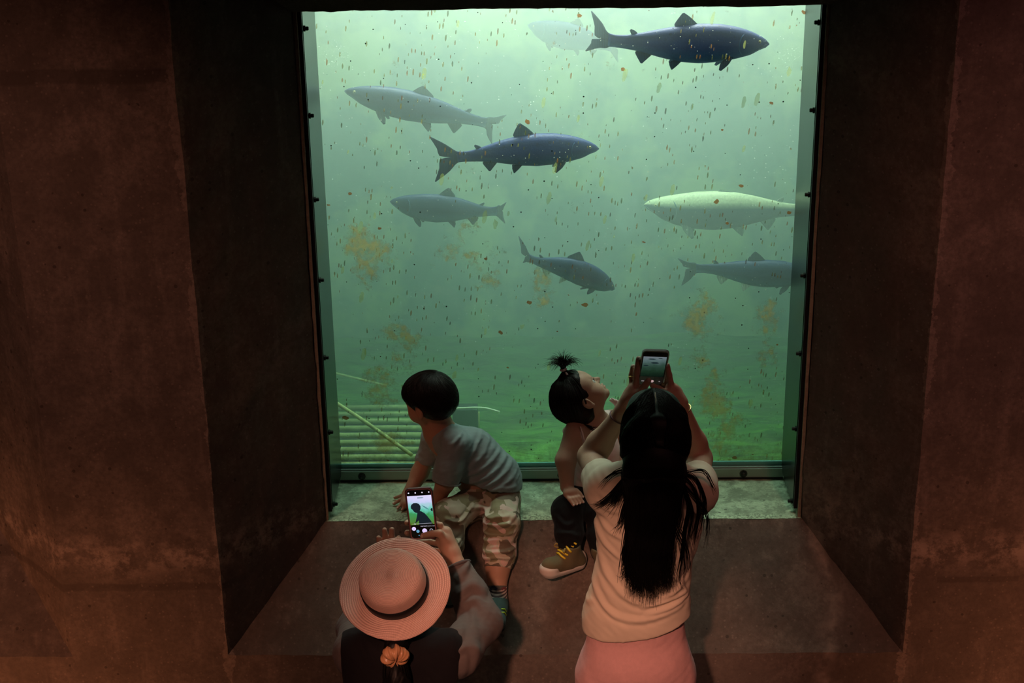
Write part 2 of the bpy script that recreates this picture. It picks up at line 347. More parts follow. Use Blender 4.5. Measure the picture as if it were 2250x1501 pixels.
P = np.stack([gx, gy, np.zeros_like(gx)], -1).reshape(-1, 3)
P[:, 2] = -.10+.018*vnoise(P*[1, 3, 1], 1.4, 3, 3)
I = np.arange(160*70).reshape(160, 70); F = np.stack([I[:-1, :-1], I[1:, :-1], I[1:, 1:], I[:-1, 1:]], -1).reshape(-1, 4)
s.add(P, F.tolist()); tag(s.build('ground_tank_bed', bed_mat(), smooth=True), 'green algae covered bed of the fish tank', 'ground', kind='structure')
s = MB(); s.add([(TX0, TY1, -.3), (TX1, TY1, -.3), (TX1, TY1, TZ), (TX0, TY1, TZ)], [(0, 1, 2, 3)])
s.add([(TX0, TY0, -.3), (TX0, TY1, -.3), (TX0, TY1, TZ), (TX0, TY0, TZ)], [(0, 1, 2, 3)]); s.add([(TX1, TY0, -.3), (TX1, TY1, -.3), (TX1, TY1, TZ), (TX1, TY0, TZ)], [(0, 1, 2, 3)])
tag(s.build('wall_tank', tankwall_mat()), 'yellow-blotched wall at the far side of the tank', 'wall', kind='structure')
# tank side of the window wall keeps daylight out of the room except through the panes
s = MB()
for (x0, x1) in ((TX0-.1, -PITCH-HW), (-PITCH+HW, -HW), (HW, TX1+.1)): s.box(((x0+x1)/2, SD+.05, 1.0), ((x1-x0)/2, .03, 1.5))
s.box((-1, SD+.05, (LH+3.3)/2), (3.2, .03, (3.3-LH)/2)); s.box((-1, SD+.05, -.3), (3.2, .03, .3))
tag(s.build('wall_tank_front', M_CONC), 'concrete tank side of the window wall', 'wall', kind='structure')
t = NT('green_water')
vs = t.n('VolumeScatter', Color=(.82, .95, .90), Density=.72, Anisotropy=.3); va = t.n('VolumeAbsorption', Color=(.34, .78, .69), Density=.66)
M_WATER = t.done(None, t.n('AddShader', i0=vs, i1=va))
s = MB().box(((TX0+TX1)/2, (TY0+TY1)/2+.002, (TZ-.3)/2-.05), ((TX1-TX0)/2-.004, (TY1-TY0)/2-.004, (TZ+.3)/2-.05))
tag(s.build('water', M_WATER), 'murky green water filling the tank', 'water', kind='structure')
# ------------------------------------------------------------------ fish
def fish_mat(name, back, side, belly, spots=.5):
    t = NT(name); tc = t.n('TexCoord'); c = tc.outputs['Object']
    at_ = t.n('Attribute', {'attribute_name': 'girth'}); g = at_.outputs['Fac']
    sc = t.n('TexVoronoi', Vector=t.n('Mapping', Vector=c, Scale=(1, 1, 1)).outputs[0], Scale=150)
    col = t.ramp(g, [(.18, belly), (.45, side), (.62, side), (.80, back)])
    v = t.n('TexVoronoi', Vector=c, Scale=55); s = t.n('SeparateColor', Color=v.outputs['Color'])
    sp = t.math('MULTIPLY', t.math('LESS_THAN', v.outputs['Distance'], .28), t.math('GREATER_THAN', s.outputs[0], .55)); sp = t.math('MULTIPLY', sp, t.ramp(g, [(.6, 0), (.8, spots)]))
    col = t.mix(sp, col, tuple(x*.3 for x in back)); col = t.mix(t.math('MULTIPLY', sc.outputs['Distance'], .35), col, tuple(x*.5 for x in side))
    b = t.bsdf(Base_Color=col, Roughness=.55, Normal=t.bump(sc.outputs['Distance'], .15, .002)); b.inputs['Specular IOR Level'].default_value = .25
    return t.done(b)
FM = {'blue': fish_mat('fish_skin_blue', (.001, .014, .09), (.002, .024, .14), (.010, .07, .20)),
      'grey': fish_mat('fish_skin_grey', (.002, .020, .065), (.003, .030, .105), (.03, .11, .20)),
      'silver': fish_mat('fish_skin_silver', (.52, .56, .36), (.018, .060, .095), (.05, .11, .14), .15)}
def fin_mat(name, col, alpha):
    t = NT(name); c = t.coord(); w = t.n('TexWave', Vector=c, Scale=60, Distortion=1.5)
    cc = t.mix(w.outputs[0], tuple(x*.55 for x in col), col)
    b = t.n('MixShader', i0=.45, i1=t.bsdf(Base_Color=cc, Roughness=.5), i2=t.n('BsdfTranslucent', Color=cc))
    return t.done(t.n('MixShader', i0=alpha, i1=t.n('BsdfTransparent'), i2=b))
FINM = {'blue': fin_mat('fin_blue', (.02, .055, .12), .92), 'grey': fin_mat('fin_grey', (.05, .10, .15), .85), 'silver': fin_mat('fin_silver', (.3, .4, .36), .8), 'white': fin_mat('fin_white', (.75, .85, .75), .95)}
M_EYE = simple('fish_eye', (.01, .01, .01), .1); M_EYER = simple('fish_eye_ring', (.5, .45, .2), .3, .5)
PT = [0, .02, .06, .12, .2, .3, .42, .54, .66, .76, .85, .92, .97]                 # station along nose -> tail root
PU = [.004, .025, .048, .072, .095, .113, .118, .110, .088, .064, .045, .037, .040]
PD = [.004, .022, .044, .068, .090, .108, .115, .104, .078, .052, .040, .036, .040]
PWD = [.004, .018, .034, .050, .062, .070, .072, .064, .050, .034, .022, .014, .008]
def fin(name, outline, mat, parent, base, nrm_, th=.003, rays=7):
    """outline: (leading edge pts, trailing edge pts) -> thin solid with scalloped rays"""
    L, T = spline(outline[0], 9), spline(outline[1], 9); n = nrm(nrm_); vs = []; fs = []
    m = 13
    for sgn in (1, -1):
        for i in range(9):
            for j in range(m):
                u = j/(m-1); p = L[i]*(1-u)+T[i]*u
                edge = math.sin(math.pi*u)**.5*(1-i/8*.85)
                vs.append(p+n*sgn*th*(.15+.6*edge+.25*edge*math.cos(u*rays*2*math.pi)))
    o = 9*m
    for i in range(8):
        for j in range(m-1):
            a = i*m+j; fs.append((a, a+1, a+m+1, a+m)); fs.append((o+a, o+a+m, o+a+m+1, o+a+1))
    for i in range(8):
        a = i*m; fs.append((a, a+m, o+a+m, o+a)); a = i*m+m-1; fs.append((a, o+a, o+a+m, a+m))
    for j in range(m-1):
        fs.append((j, o+j, o+j+1, j+1)); a = 8*m+j; fs.append((a, a+1, o+a+1, o+a))
    return mk(name, vs, fs, mat, parent, base)
def fish(spine, label, kind='blue', fat=1.0, tail_up=(.17, .13), tail_dn=(.17, .13), group='salmon behind the glass', white_fins=False, dorsal=1.0, roll=0.0, tail_fold=0.0, nofin=False):
    """spine: world points nose .. tail root (the last one is where the tail fin starts)"""
    S = spline(spine, 60); seg = np.r_[0, np.cumsum(np.linalg.norm(np.diff(S, axis=0), axis=1))]; L = seg[-1]/.97
    def fr(t):
        q = min(max(t*L, 0), seg[-1]); i = min(np.searchsorted(seg, q), len(S)-1); i = max(i, 1); f = (q-seg[i-1])/(seg[i]-seg[i-1]); p = S[i-1]*(1-f)+S[i]*f
        i0, i1 = max(i-3, 0), min(i+2, len(S)-1); d = nrm(S[i0]-S[i1]); up = V(0, 0, 1)
        sd = nrm(np.cross(d, up)); up = np.cross(sd, d); c, s = math.cos(roll), math.sin(roll)
        return p, d, up*c+sd*s, sd*c-up*s
    ts = np.linspace(0, .97, 44)**1.0; ts[0] = 0; n = 24; vs = []; fs = []; gi = []
    base = fr(.45)[0]
    for t in ts:
        p, d, up, sd = fr(t); hu, hd, w = (np.interp(t, PT, q)*L*(fat if q is not PWD else (.5+.5*fat)) for q in (PU, PD, PWD))
        if t < .14: hd *= 1-.18*math.exp(-((t-.055)/.03)**2)
        for k in range(n):
            a = 2*math.pi*k/n; ca, sa = math.cos(a), math.sin(a)
            vs.append(p+up*(sa*(hu if sa > 0 else hd))+sd*(np.sign(ca)*abs(ca)**.9*w)); gi.append(.5+.5*sa)
    m = len(ts)
    for i in range(m-1):
        for k in range(n):
            a = i*n+k; b = i*n+(k+1) % n; fs.append((a, a+n, b+n, b))
    fs.append(tuple(range(n))); fs.append(tuple(range((m-1)*n, m*n))[::-1])
    body = mk('fish', vs, fs, FM[kind], None, base); tag(body, label, 'fish', group)
    at_ = body.data.attributes.new('girth', 'FLOAT', 'POINT'); at_.data.foreach_set('value', np.array(gi, np.float32))
    fm = FINM[kind]; wm = FINM['white'] if white_fins else fm
    def surf(t, h):      # point on the back (h=1) or belly (h=-1)
        p, d, up, sd = fr(t); return p+up*(np.interp(t, PT, PU)*L*fat*.93 if h > 0 else -np.interp(t, PT, PD)*L*fat*.93), d, up, sd
    p, d, up, sd = fr(.955); H = np.interp(.955, PT, PU)*L*fat
    tu, td = tail_up, tail_dn
    so = sd*tail_fold*L
    fin('tail_fin', ([p+up*H*.9, p+up*H*1.3-d*L*.03, p+up*L*tu[1]*.62-d*L*tu[0]*.48+so*.5, p+up*L*tu[1]-d*L*tu[0]+so], [p-up*H*.3, p-d*L*.06, p-d*L*tu[0]*.74+up*L*.012+so*.4, p-d*L*tu[0]*.80+up*L*tu[1]*.42+so*.7, p+up*L*tu[1]*.97-d*L*tu[0]*1.03+so]), fm, body, base, sd, .0035)
    fin('tail_fin', ([p-up*H*.9, p-up*H*1.3-d*L*.03, p-up*L*td[1]*.62-d*L*td[0]*.48+so*.5, p-up*L*td[1]-d*L*td[0]+so], [p+up*H*.3, p-d*L*.06, p-d*L*td[0]*.74-up*L*.012+so*.4, p-d*L*td[0]*.80-up*L*td[1]*.42+so*.7, p-up*L*td[1]*.97-d*L*td[0]*1.03+so]), fm, body, base, sd, .0035)
    a, d, up, sd = surf(.43, 1); b = surf(.56, 1)[0]
    k = dorsal*L
    fin('dorsal_fin', ([a, a+up*.045*k-d*.045*k, a+up*.075*k-d*.085*k], [b, b+up*.018*k-d*.015*k, a+up*.072*k-d*.098*k]), fm, body, base, sd)
    a, d, up, sd = surf(.79, 1); b = surf(.825, 1)[0]
    fin('adipose_fin', ([a, a+up*.018*L-d*.022*L, a+up*.026*L-d*.045*L], [b, b+up*.004*L-d*.008*L, a+up*.018*L-d*.052*L]), fm, body, base, sd, .004, 1)
    a, d, up, sd = surf(.70, -1); b = surf(.79, -1)[0]
    fin('anal_fin', ([a, a-up*.03*L-d*.03*L, a-up*.058*L-d*.058*L], [b, b-up*.016*L-d*.012*L, a-up*.056*L-d*.068*L]), wm, body, base, sd)
    for sg in (1, -1):
        a, d, up, sd = surf(.53, -1); b = surf(.575, -1)[0]; o = sd*sg*.022*L
        fin('pelvic_fin', ([a+o, a+o*1.5-up*.022*L-d*.025*L, a+o*2-up*.045*L-d*.055*L], [b+o*.9, b+o*1.2-up*.016*L-d*.026*L, a+o*1.9-up*.043*L-d*.062*L]), wm, body, base, nrm(sd+up*.5*sg))
        a, d, up, sd = surf(.225, -1); b = surf(.275, -1)[0]; o = sd*sg*.040*L; lift = up*.016*L
        fin('pectoral_fin', ([a+o+lift, a+o*1.5-up*.026*L-d*.030*L, a+o*1.8-up*.062*L-d*.075*L], [b+o*.9+lift, b+o*1.2-up*.014*L-d*.028*L, a+o*1.75-up*.056*L-d*.088*L]), fm, body, base, nrm(sd+up*.5*sg))
        p, d, up, sd = fr(.072); w = np.interp(.072, PT, PWD)*L*(.5+.5*fat); e = MB(); c = p+up*.018*L+sd*sg*w*.88
        e.lathe([(.0095*L, 0), (.0085*L, .003*L), (.005*L, .005*L)], c, sd*sg, 14)
        eo = e.build('eye', M_EYER, body, base, True); e = MB(); e.lathe([(.006*L, .004*L), (.005*L, .006*L), (.002*L, .007*L)], c, sd*sg, 12); e.build('pupil', M_EYE, eo, base, True)
        # gill cover and jaw ridge
        g = MB(); pts = []
        for q in np.linspace(-1, 1, 9):
            tt = .20-.028*q*q; p, d, up, sd = fr(tt); hu, hd, w = (np.interp(tt, PT, z)*L*fat for z in (PU, PD, PWD))
            y = q*.72; pts.append(p+up*(y*(hu if y > 0 else hd))+sd*sg*w*math.sqrt(1-y*y)*1.0)
        g.tube(pts, [.0012*L]+[.0035*L]*7+[.0012*L], 6); g.build('gill_cover', FM[kind], body, base, True)
        g = MB(); pts = []
        for tt, y in ((.004, -.1), (.03, -.42), (.06, -.5), (.10, -.55)):
            p, d, up, sd = fr(tt); hu, hd, w = (np.interp(tt, PT, z)*L*fat for z in (PU, PD, PWD)); pts.append(p+up*y*hd+sd*sg*w*math.sqrt(1-y*y)*1.02)
        g.tube(pts, [.002*L, .003*L, .0035*L, .001*L], 6); g.build('jaw', FM[kind], body, base, True)
    return body
def px(*q): return [at(x, y, Y) for x, y, Y in q]
fish(px((1690, 97, .42), (1600, 95, .40), (1480, 97, .40), (1380, 93, .41), (1337, 88, .43)), 'big dark salmon at the top of the window facing right', 'blue', 1.02, (.15, .15), (.17, .10), tail_fold=-.05)
fish(px((757, 200, .64), (850, 222, .62), (945, 243, .62), (1030, 262, .65), (1068, 270, .68)), 'pale blue salmon tilted downward facing the upper left pane edge', 'grey', .86, (.15, .08), (.10, .13), dorsal=.75)
fish(px((1316, 327, .45), (1240, 327, .43), (1130, 333, .42), (1040, 343, .43), (1005, 345, .44)), 'dark blue salmon in the upper middle facing right, below the pale one', 'blue', .96, (.19, .15), (.19, .17), dorsal=1.15)
fish(px((857, 443, .68), (920, 455, .66), (990, 460, .66), (1060, 465, .68), (1092, 464, .70)), 'hazy grey salmon left of centre facing left with a blunt head', 'grey', 1.1, (.10, .08), (.10, .12))
fish(px((1415, 450, .80), (1500, 462, .78), (1600, 463, .77), (1700, 462, .80), (1765, 462, .82)), 'silver salmon with bright back facing left beside the right plate', 'silver', 1.02, (.15, .14), (.15, .14), dorsal=.25)
fish(px((1350, 636, .56), (1310, 615, .52), (1255, 593, .50), (1190, 578, .54), (1163, 567, .58)), 'small grey salmon heading down to the right above the toddler girl', 'grey', 1.0, (.17, .17), (.10, .08), white_fins=True)
fish(px((1795, 612, .62), (1740, 604, .60), (1650, 600, .60), (1570, 592, .62), (1530, 590, .64)), 'blue-grey salmon half behind the right steel plate, head hidden', 'grey', .96, (.16, .08), (.14, .15), white_fins=True)
fish(px((1160, 55, 1.05), (1210, 72, 1.03), (1270, 85, 1.02), (1320, 98, 1.05), (1345, 104, 1.07)), 'faint far salmon behind the tail of the big dark one', 'blue', 1.25, (.13, .11), (.13, .14))
# ------------------------------------------------------------------ things on the tank bed
M_ALG = simple('algae_metal', (.42, .46, .18), .7, .1, .5, 40, .6, .5, 90)
M_ALGD = simple('algae_dark', (.025, .05, .035), .8, 0, .5, 30, .5)
a0, a1 = onz(700, 905, .0), onz(700, 1012, -.09)
g = empty('submerged_grate', (-.62, .8, -.09)); GB = (-.62, .8, -.09)
tag(g, 'corrugated metal grate lying under water behind the seated boy', 'grate')
m = MB(); x0, x1 = at(735, 950, .7)[0], at(945, 950, .7)[0]; yy0, yy1 = .40, .97
nsl = 12
for i in range(nsl):
    y = yy0+(yy1-yy0)*i/(nsl-1); z = -.085+.05*(i/(nsl-1))
    m.tube([(x0-.3, y, z), (x0+.2, y, z+.002), (x1, y, z)], .0115, 8)
m.build('slats', M_ALG, g, GB, True)
m = MB(); m.box(((x0-.3+x1)/2, (yy0+yy1)/2, -.085), ((x1-x0+.3)/2, (yy1-yy0)/2, .006)); m.build('backing', M_ALGD, g, GB)
p0, p1 = at(738, 885, .62), at(905, 1000, .40)
m = MB(); m.tube(spline([p0, p0*.6+p1*.4+V(0, 0, .004), p1], 24), .007, 8)
tag(m.build('rope', M_ALG, None, p0, True), 'algae covered rope slanting down across the submerged grate', 'rope')
p0, p1 = at(735, 820, 1.0), at(850, 848, .95)
m = MB(); m.tube(spline([p0, (p0+p1)/2, p1], 16), .005, 8)
tag(m.build('rope', M_ALG, None, p0, True), 'short hazy rope above the submerged grate by the left plate', 'rope')
c = at(1022, 938, .76); m = MB(); m.box(c+V(0, .035, -.02), (.046, .03, .085))
bx = m.build('sunken_box', M_ALGD, None, c); tag(bx, 'square mossy box on the tank bed behind the boy', 'box')
m = MB(); e = at(1052, 905, .738); m.tube([e, e+V(0, 0, -.10)], .003, 6); m.build('corner_edge', M_ALG, bx, c, True)
p = px((985, 900, .73), (1010, 897, .725), (1060, 896, .72), (1098, 905, .71)); m = MB(); m.tube(spline(p, 20), .0035, 8)
tag(m.build('hose', simple('pale_hose', (.8, .85, .6), .5), None, p[0], True), 'thin pale hose lying along the top of the mossy box', 'hose')
# ------------------------------------------------------------------ soft-body modelling: blended distance fields -> one surface
def smin(a, b, k):
    h = np.maximum(k-np.abs(a-b), 0)/k; return np.minimum(a, b)-h*h*k*.25
class Sdf:
    def __init__(s, lo, hi, h):
        s.lo = np.asarray(lo, float); s.h = h; s.n = np.ceil((np.asarray(hi)-s.lo)/h).astype(int)+1
        s.ax = [s.lo[i]+h*np.arange(s.n[i]) for i in range(3)]; s.F = np.full(tuple(s.n), .05, np.float32)
    def put(s, fn, lo, hi, k=.01, op='u'):
        sl = []
        for i in range(3):
            a = int(np.floor((lo[i]-s.lo[i])/s.h)); b = int(np.ceil((hi[i]-s.lo[i])/s.h))+1
            sl.append(slice(max(a, 0), min(max(b, 0), s.n[i])))
        sl = tuple(sl)
        if any(q.stop <= q.start for q in sl): return s
        x, y, z = np.meshgrid(*[s.ax[i][sl[i]].astype(np.float32) for i in range(3)], indexing='ij', sparse=True)
        d = fn(x, y, z).astype(np.float32)
        if op == 'u': s.F[sl] = smin(s.F[sl], d, k)
        else: s.F[sl] = -smin(-s.F[sl], d, k)
        return s
    def cap(s, a, b, ra, rb=None, k=.01, flat=None, op='u'):
        a = np.asarray(a, float); b = np.asarray(b, float); rb = ra if rb is None else rb
        ba = b-a; L2 = float(ba@ba)+1e-12; m = max(ra, rb)+k+.012
        if flat is not None: fn_, fs = nrm(flat[0]), flat[1]; m *= max(1, 1/fs)
        def f(x, y, z):
            px, py, pz = x-a[0], y-a[1], z-a[2]
            t = np.clip((px*ba[0]+py*ba[1]+pz*ba[2])/L2, 0, 1)
            qx, qy, qz = px-t*ba[0], py-t*ba[1], pz-t*ba[2]
            if flat is not None:
                c = (qx*fn_[0]+qy*fn_[1]+qz*fn_[2])*(fs-1); qx, qy, qz = qx+c*fn_[0], qy+c*fn_[1], qz+c*fn_[2]
            return np.sqrt(qx*qx+qy*qy+qz*qz)-(ra+(rb-ra)*t)
        return s.put(f, np.minimum(a, b)-m, np.maximum(a, b)+m, k, op)
    def chain(s, pts, rs, k=.01, flat=None):
        for i in range(len(pts)-1): s.cap(pts[i], pts[i+1], rs[i], rs[i+1], k, flat)
        return s
    def ell(s, c, r, R=None, k=.01, op='u'):
        c = np.asarray(c, float); r = np.asarray(r, float); R = np.eye(3) if R is None else np.asarray(R); m = max(r)+k+.012
        def f(x, y, z):
            p = [x-c[0], y-c[1], z-c[2]]; q = [(p[0]*R[0, i]+p[1]*R[1, i]+p[2]*R[2, i])/r[i] for i in range(3)]
            k0 = np.sqrt(q[0]**2+q[1]**2+q[2]**2)+1e-9; k1 = np.sqrt((q[0]/r[0])**2+(q[1]/r[1])**2+(q[2]/r[2])**2)+1e-9
            return k0*(k0-1)/k1
        return s.put(f, c-m, c+m, k, op)
    def cut(s, p, n, k=.004):           # drop everything on the side n points to
        p = np.asarray(p, float); n = nrm(n)
        return s.put(lambda x, y, z: -((x-p[0])*n[0]+(y-p[1])*n[1]+(z-p[2])*n[2]), s.lo, s.lo+s.h*s.n, k, 's')
    def mesh(s, smooth=2):
        F = s.F; S = F < 0; nx, ny, nz = F.shape
        A = np.zeros((nx-1, ny-1, nz-1), np.int8); offs = [(i, j, k) for i in (0, 1) for j in (0, 1) for k in (0, 1)]
        for i, j, k in offs: A += S[i:nx-1+i, j:ny-1+j, k:nz-1+k]
        idx = np.argwhere((A > 0) & (A < 8)); O = np.array(offs)
        cv = np.stack([F[idx[:, 0]+o[0], idx[:, 1]+o[1], idx[:, 2]+o[2]] for o in offs], 1)
        acc = np.zeros((len(idx), 3)); cnt = np.zeros(len(idx))
        for i in range(8):
            for j in range(i+1, 8):
                if np.abs(O[i]-O[j]).sum() != 1: continue
                a, b = cv[:, i], cv[:, j]; m = (a < 0) != (b < 0); t = np.where(m, a/(a-b+1e-12*(a == b)), 0)
                acc += (O[i]+t[:, None]*(O[j]-O[i]))*m[:, None]; cnt += m
        v = (idx+acc/cnt[:, None])*s.h+s.lo
        ids = np.full(A.shape, -1, np.int32); ids[idx[:, 0], idx[:, 1], idx[:, 2]] = np.arange(len(idx))
        fs = []
        for ax in range(3):
            a1, a2 = [(1, 2), (2, 0), (0, 1)][ax]
            s0 = [slice(None)]*3; s1 = [slice(None)]*3; s0[ax] = slice(0, -1); s1[ax] = slice(1, None)
            e0, e1 = S[tuple(s0)], S[tuple(s1)]; E = np.argwhere(e0 != e1)
            E = E[(E[:, a1] > 0) & (E[:, a2] > 0) & (E[:, a1] < F.shape[a1]-1) & (E[:, a2] < F.shape[a2]-1)]
            up = e0[E[:, 0], E[:, 1], E[:, 2]]
            q = []
            for d1, d2 in ((-1, -1), (0, -1), (0, 0), (-1, 0)):
                C = E.copy(); C[:, a1] += d1; C[:, a2] += d2; q.append(ids[C[:, 0], C[:, 1], C[:, 2]])
            q = np.stack(q, 1); q = np.where(up[:, None], q, q[:, ::-1]); fs.append(q[(q >= 0).all(1)])
        f = np.concatenate(fs)
        for _ in range(smooth): v = lap(v, f, .5)
        return v, f
def float_on(S, paths, off=.001, it=4):
    """push strand points that lie inside a hair volume out to its surface"""
    def samp(P):
        q = np.clip((P-S.lo)/S.h, 0, S.n-1.001); i = q.astype(int); t = q-i; r = 0
        for a in (0, 1):
            for b in (0, 1):
                for c in (0, 1):
                    w = (t[:, 0] if a else 1-t[:, 0])*(t[:, 1] if b else 1-t[:, 1])*(t[:, 2] if c else 1-t[:, 2]); r = r+w*S.F[i[:, 0]+a, i[:, 1]+b, i[:, 2]+c]
        return r
    ln = [len(p) for p in paths]; P = np.concatenate([np.asarray(p, float) for p in paths]); rg = np.random.default_rng(1); jit = np.repeat(rg.uniform(0, .0022, len(ln)), ln)
    for _ in range(it):
        d = samp(P); g = np.stack([samp(P+np.eye(3)[k]*S.h)-samp(P-np.eye(3)[k]*S.h) for k in range(3)], 1); g /= np.linalg.norm(g, axis=1)[:, None]+1e-9
        P = P+g*np.clip(off+jit-d, 0, .02)[:, None]
    return np.split(P, np.cumsum(ln)[:-1])
def lap(v, f, w):
    acc = np.zeros_like(v); c = np.zeros(len(v))
    for i in range(4):
        for j in ((i+1) % 4, (i+3) % 4):
            np.add.at(acc, f[:, i], v[f[:, j]]); np.add.at(c, f[:, i], 1)
    c = np.maximum(c, 1); return v*(1-w)+w*acc/c[:, None]
def vnormals(v, f):
    n = np.cross(v[f[:, 2]]-v[f[:, 0]], v[f[:, 3]]-v[f[:, 1]]); N = np.zeros_like(v)
    for i in range(4): np.add.at(N, f[:, i], n)
    return N/(np.linalg.norm(N, axis=1)[:, None]+1e-12)
def folds(v, f, lines, amp=.005, w=.008, side=-1):
    """raise soft folds along polylines (pixel triples) on the side of the cloth that faces the room"""
    N = vnormals(v, f); d = np.zeros(len(v))
    for ln in lines:
        a_, w_ = amp, w
        if isinstance(ln, tuple): ln, a_, w_ = ln
        P = spline([at(*q) for q in ln], 24); best = np.full(len(v), 1e9)
        tt = np.zeros(len(v))
        for i in range(len(P)-1):
            a, b = P[i][[0, 2]], P[i+1][[0, 2]]; ba = b-a; q = v[:, [0, 2]]-a
            t = np.clip(q@ba/(ba@ba+1e-12), 0, 1); dd = np.linalg.norm(q-t[:, None]*ba, axis=1)
            m = dd < best; best = np.where(m, dd, best); tt = np.where(m, (i+t)/(len(P)-1), tt)
        g = np.exp(-(best/w_)**2)-.55*np.exp(-((best-1.7*w_)/(.9*w_))**2)
        d += a_*g*np.sin(np.pi*np.clip(tt, .04, .96))**.5
    fac = np.clip(-N[:, 1]*2+.6, 0, 1) if side < 0 else 1
    return v+N*(d*fac)[:, None]
def cloth(v, f, amp=.0025, freq=9, stretch=(1, 1, 1), seed=0):
    N = vnormals(v, f); return v+N*(amp*vnoise(v*np.asarray(stretch), freq, seed, 3))[:, None]
def frame(F, U):
    f = nrm(F); u = nrm(np.asarray(U, float)-f*np.dot(U, f)); s = np.cross(f, u); return s, f, u     # s = the person's right
def head(S, c, F, U, a, child=True):
    s, f, u = frame(F, U); R = np.stack([s, f, u], 1); k = .25*a
    def p(x, y, z): return c+s*x*a+f*y*a+u*z*a
    S.ell(p(0, -.08, .25), (.76*a, .93*a, .78*a), R, k)
    S.ell(p(0, .28, -.35), (.57*a, .52*a, .58*a), R, k*1.4)
    S.ell(p(0, .52, .30), (.58*a, .36*a, .42*a), R, k*1.4)
    for x in (-1, 1): S.ell(p(.36*x, .50, -.36), (.27*a, .27*a, .27*a), R, k*1.2)
    S.ell(p(0, .66, -.80), (.20*a, .17*a, .15*a), R, k)
    for x in (-1, 1): S.ell(p(.31*x, .93, -.02), (.17*a, .14*a, .12*a), R, .08*a, 's')
    S.cap(p(-.30, .80, .14), p(.30, .80, .14), .07*a, .07*a, .14*a)
    S.cap(p(0, .80, .02), p(0, .97, -.24), .06*a, .10*a, .10*a)
    for x in (-1, 1): S.ell(p(.10*x, .88, -.29), (.07*a, .08*a, .06*a), R, .05*a)
    for x in (-1, 1): S.ell(p(.055*x, .96, -.345), (.03*a, .04*a, .02*a), R, .02*a, 's')
    S.cap(p(-.13, .80, -.51), p(.13, .80, -.51), .055*a, .055*a, .05*a); S.ell(p(0, .87, -.50), (.10*a, .06*a, .05*a), R, .05*a)
    S.cap(p(-.10, .80, -.61), p(.10, .80, -.61), .060*a, .060*a, .04*a); S.ell(p(0, .85, -.615), (.10*a, .06*a, .05*a), R, .05*a)
    for x in (-1, 1):        # eyelids and ears
        S.cap(p(.21*x, .80, .03), p(.42*x, .72, .02), .045*a, .035*a, .04*a)
        S.ell(p(.76*x, -.05, -.14), (.085*a, .17*a, .27*a), R, .05*a)
        S.ell(p(.85*x, -.01, -.10), (.05*a, .09*a, .16*a), R, .05*a, 's')
        S.ell(p(.73*x, .02, -.36), (.06*a, .09*a, .09*a), R, .05*a)
    return p, s, f, u
M_SCL = simple('eye_white', (.8, .8, .76), .15); M_IRIS = simple('eye_iris', (.02, .012, .008), .1)
def eyes(p, f, a, parent, base):
    for x in (-1, 1):
        m = MB(); c = p(.31*x, .72, -.02); r = .145*a
        m.lathe([(r*math.sin(q), -r*math.cos(q)) for q in np.linspace(.05, 3.09, 12)], c, f, 16)
        e = m.build('eye', M_SCL, parent, base, True)
        m = MB(); r2 = r*1.015; m.lathe([(r2*math.sin(q), r2*math.cos(q)) for q in np.linspace(.52, .02, 6)], c, f, 16); m.build('iris', M_IRIS, e, base, True)
def strands(paths, r, n=3, jitter=0):
    m = MB()
    for P in paths:
        k = len(P); rr = [r*min(1, .35+2*i/(k-1))*(1-.75*max(0, (i/(k-1)-.6)/.4)) for i in range(k)]; m.tube(P, rr, n, False)
    return m
def hair_mat(name, col, rough=.36):
    t = NT(name); c = t.coord(); n = t.noise(t.coord((60, 60, 12)), 4, 3)
    b = t.bsdf(Base_Color=t.mix(n, tuple(x*.5 for x in col), tuple(x*1.5 for x in col)), Roughness=rough); b.inputs['Specular IOR Level'].default_value = .22
    return t.done(b)
def skin_mat(name, col):
    t = NT(name); c = t.coord(); n = t.noise(c, 28, 4); f = t.noise(c, 420, 2)
    b = t.bsdf(Base_Color=t.mix(n, tuple(x*.86 for x in col), (min(1, col[0]*1.12), col[1]*1.02, col[2]*1.0)), Roughness=.52, Normal=t.bump(f, .12, .001))
    b.inputs['Specular IOR Level'].default_value = .35; return t.done(b)
def fabric(name, col, bscale=900, bump=.25, rough=.88, nscale=30, namp=.12):
    t = NT(name); c = t.coord(); n = t.noise(c, nscale, 4); w = t.noise(t.coord((1, 1, 1)), bscale, 2)
    b = t.bsdf(Base_Color=t.mix(n, tuple(x*(1-namp) for x in col), tuple(min(1, x*(1+namp)) for x in col)), Roughness=rough, Normal=t.bump(w, bump, .0015))
    b.inputs['Specular IOR Level'].default_value = .2; b.inputs['Sheen Weight'].default_value = .04; return t.done(b)
M_SKIN = skin_mat('skin_tan', (.50, .31, .22)); M_SKINK = skin_mat('skin_child', (.46, .28, .19)); M_SKING = skin_mat('skin_girl', (.48, .30, .215))
M_HAIR = hair_mat('hair_black', (.0035, .003, .003), .5); M_HAIRB = hair_mat('hair_dark_brown', (.010, .007, .006), .42)
M_NAIL = simple('nail', (.62, .42, .36), .3)
def rrect(w, h, r, n=6):
    out = []
    for cx, cy, a0 in ((w/2-r, h/2-r, 0), (-w/2+r, h/2-r, 90), (-w/2+r, -h/2+r, 180), (w/2-r, -h/2+r, 270)):
        for i in range(n+1):
            a = math.radians(a0+90*i/n); out.append((cx+r*math.cos(a), cy+r*math.sin(a)))
    return out
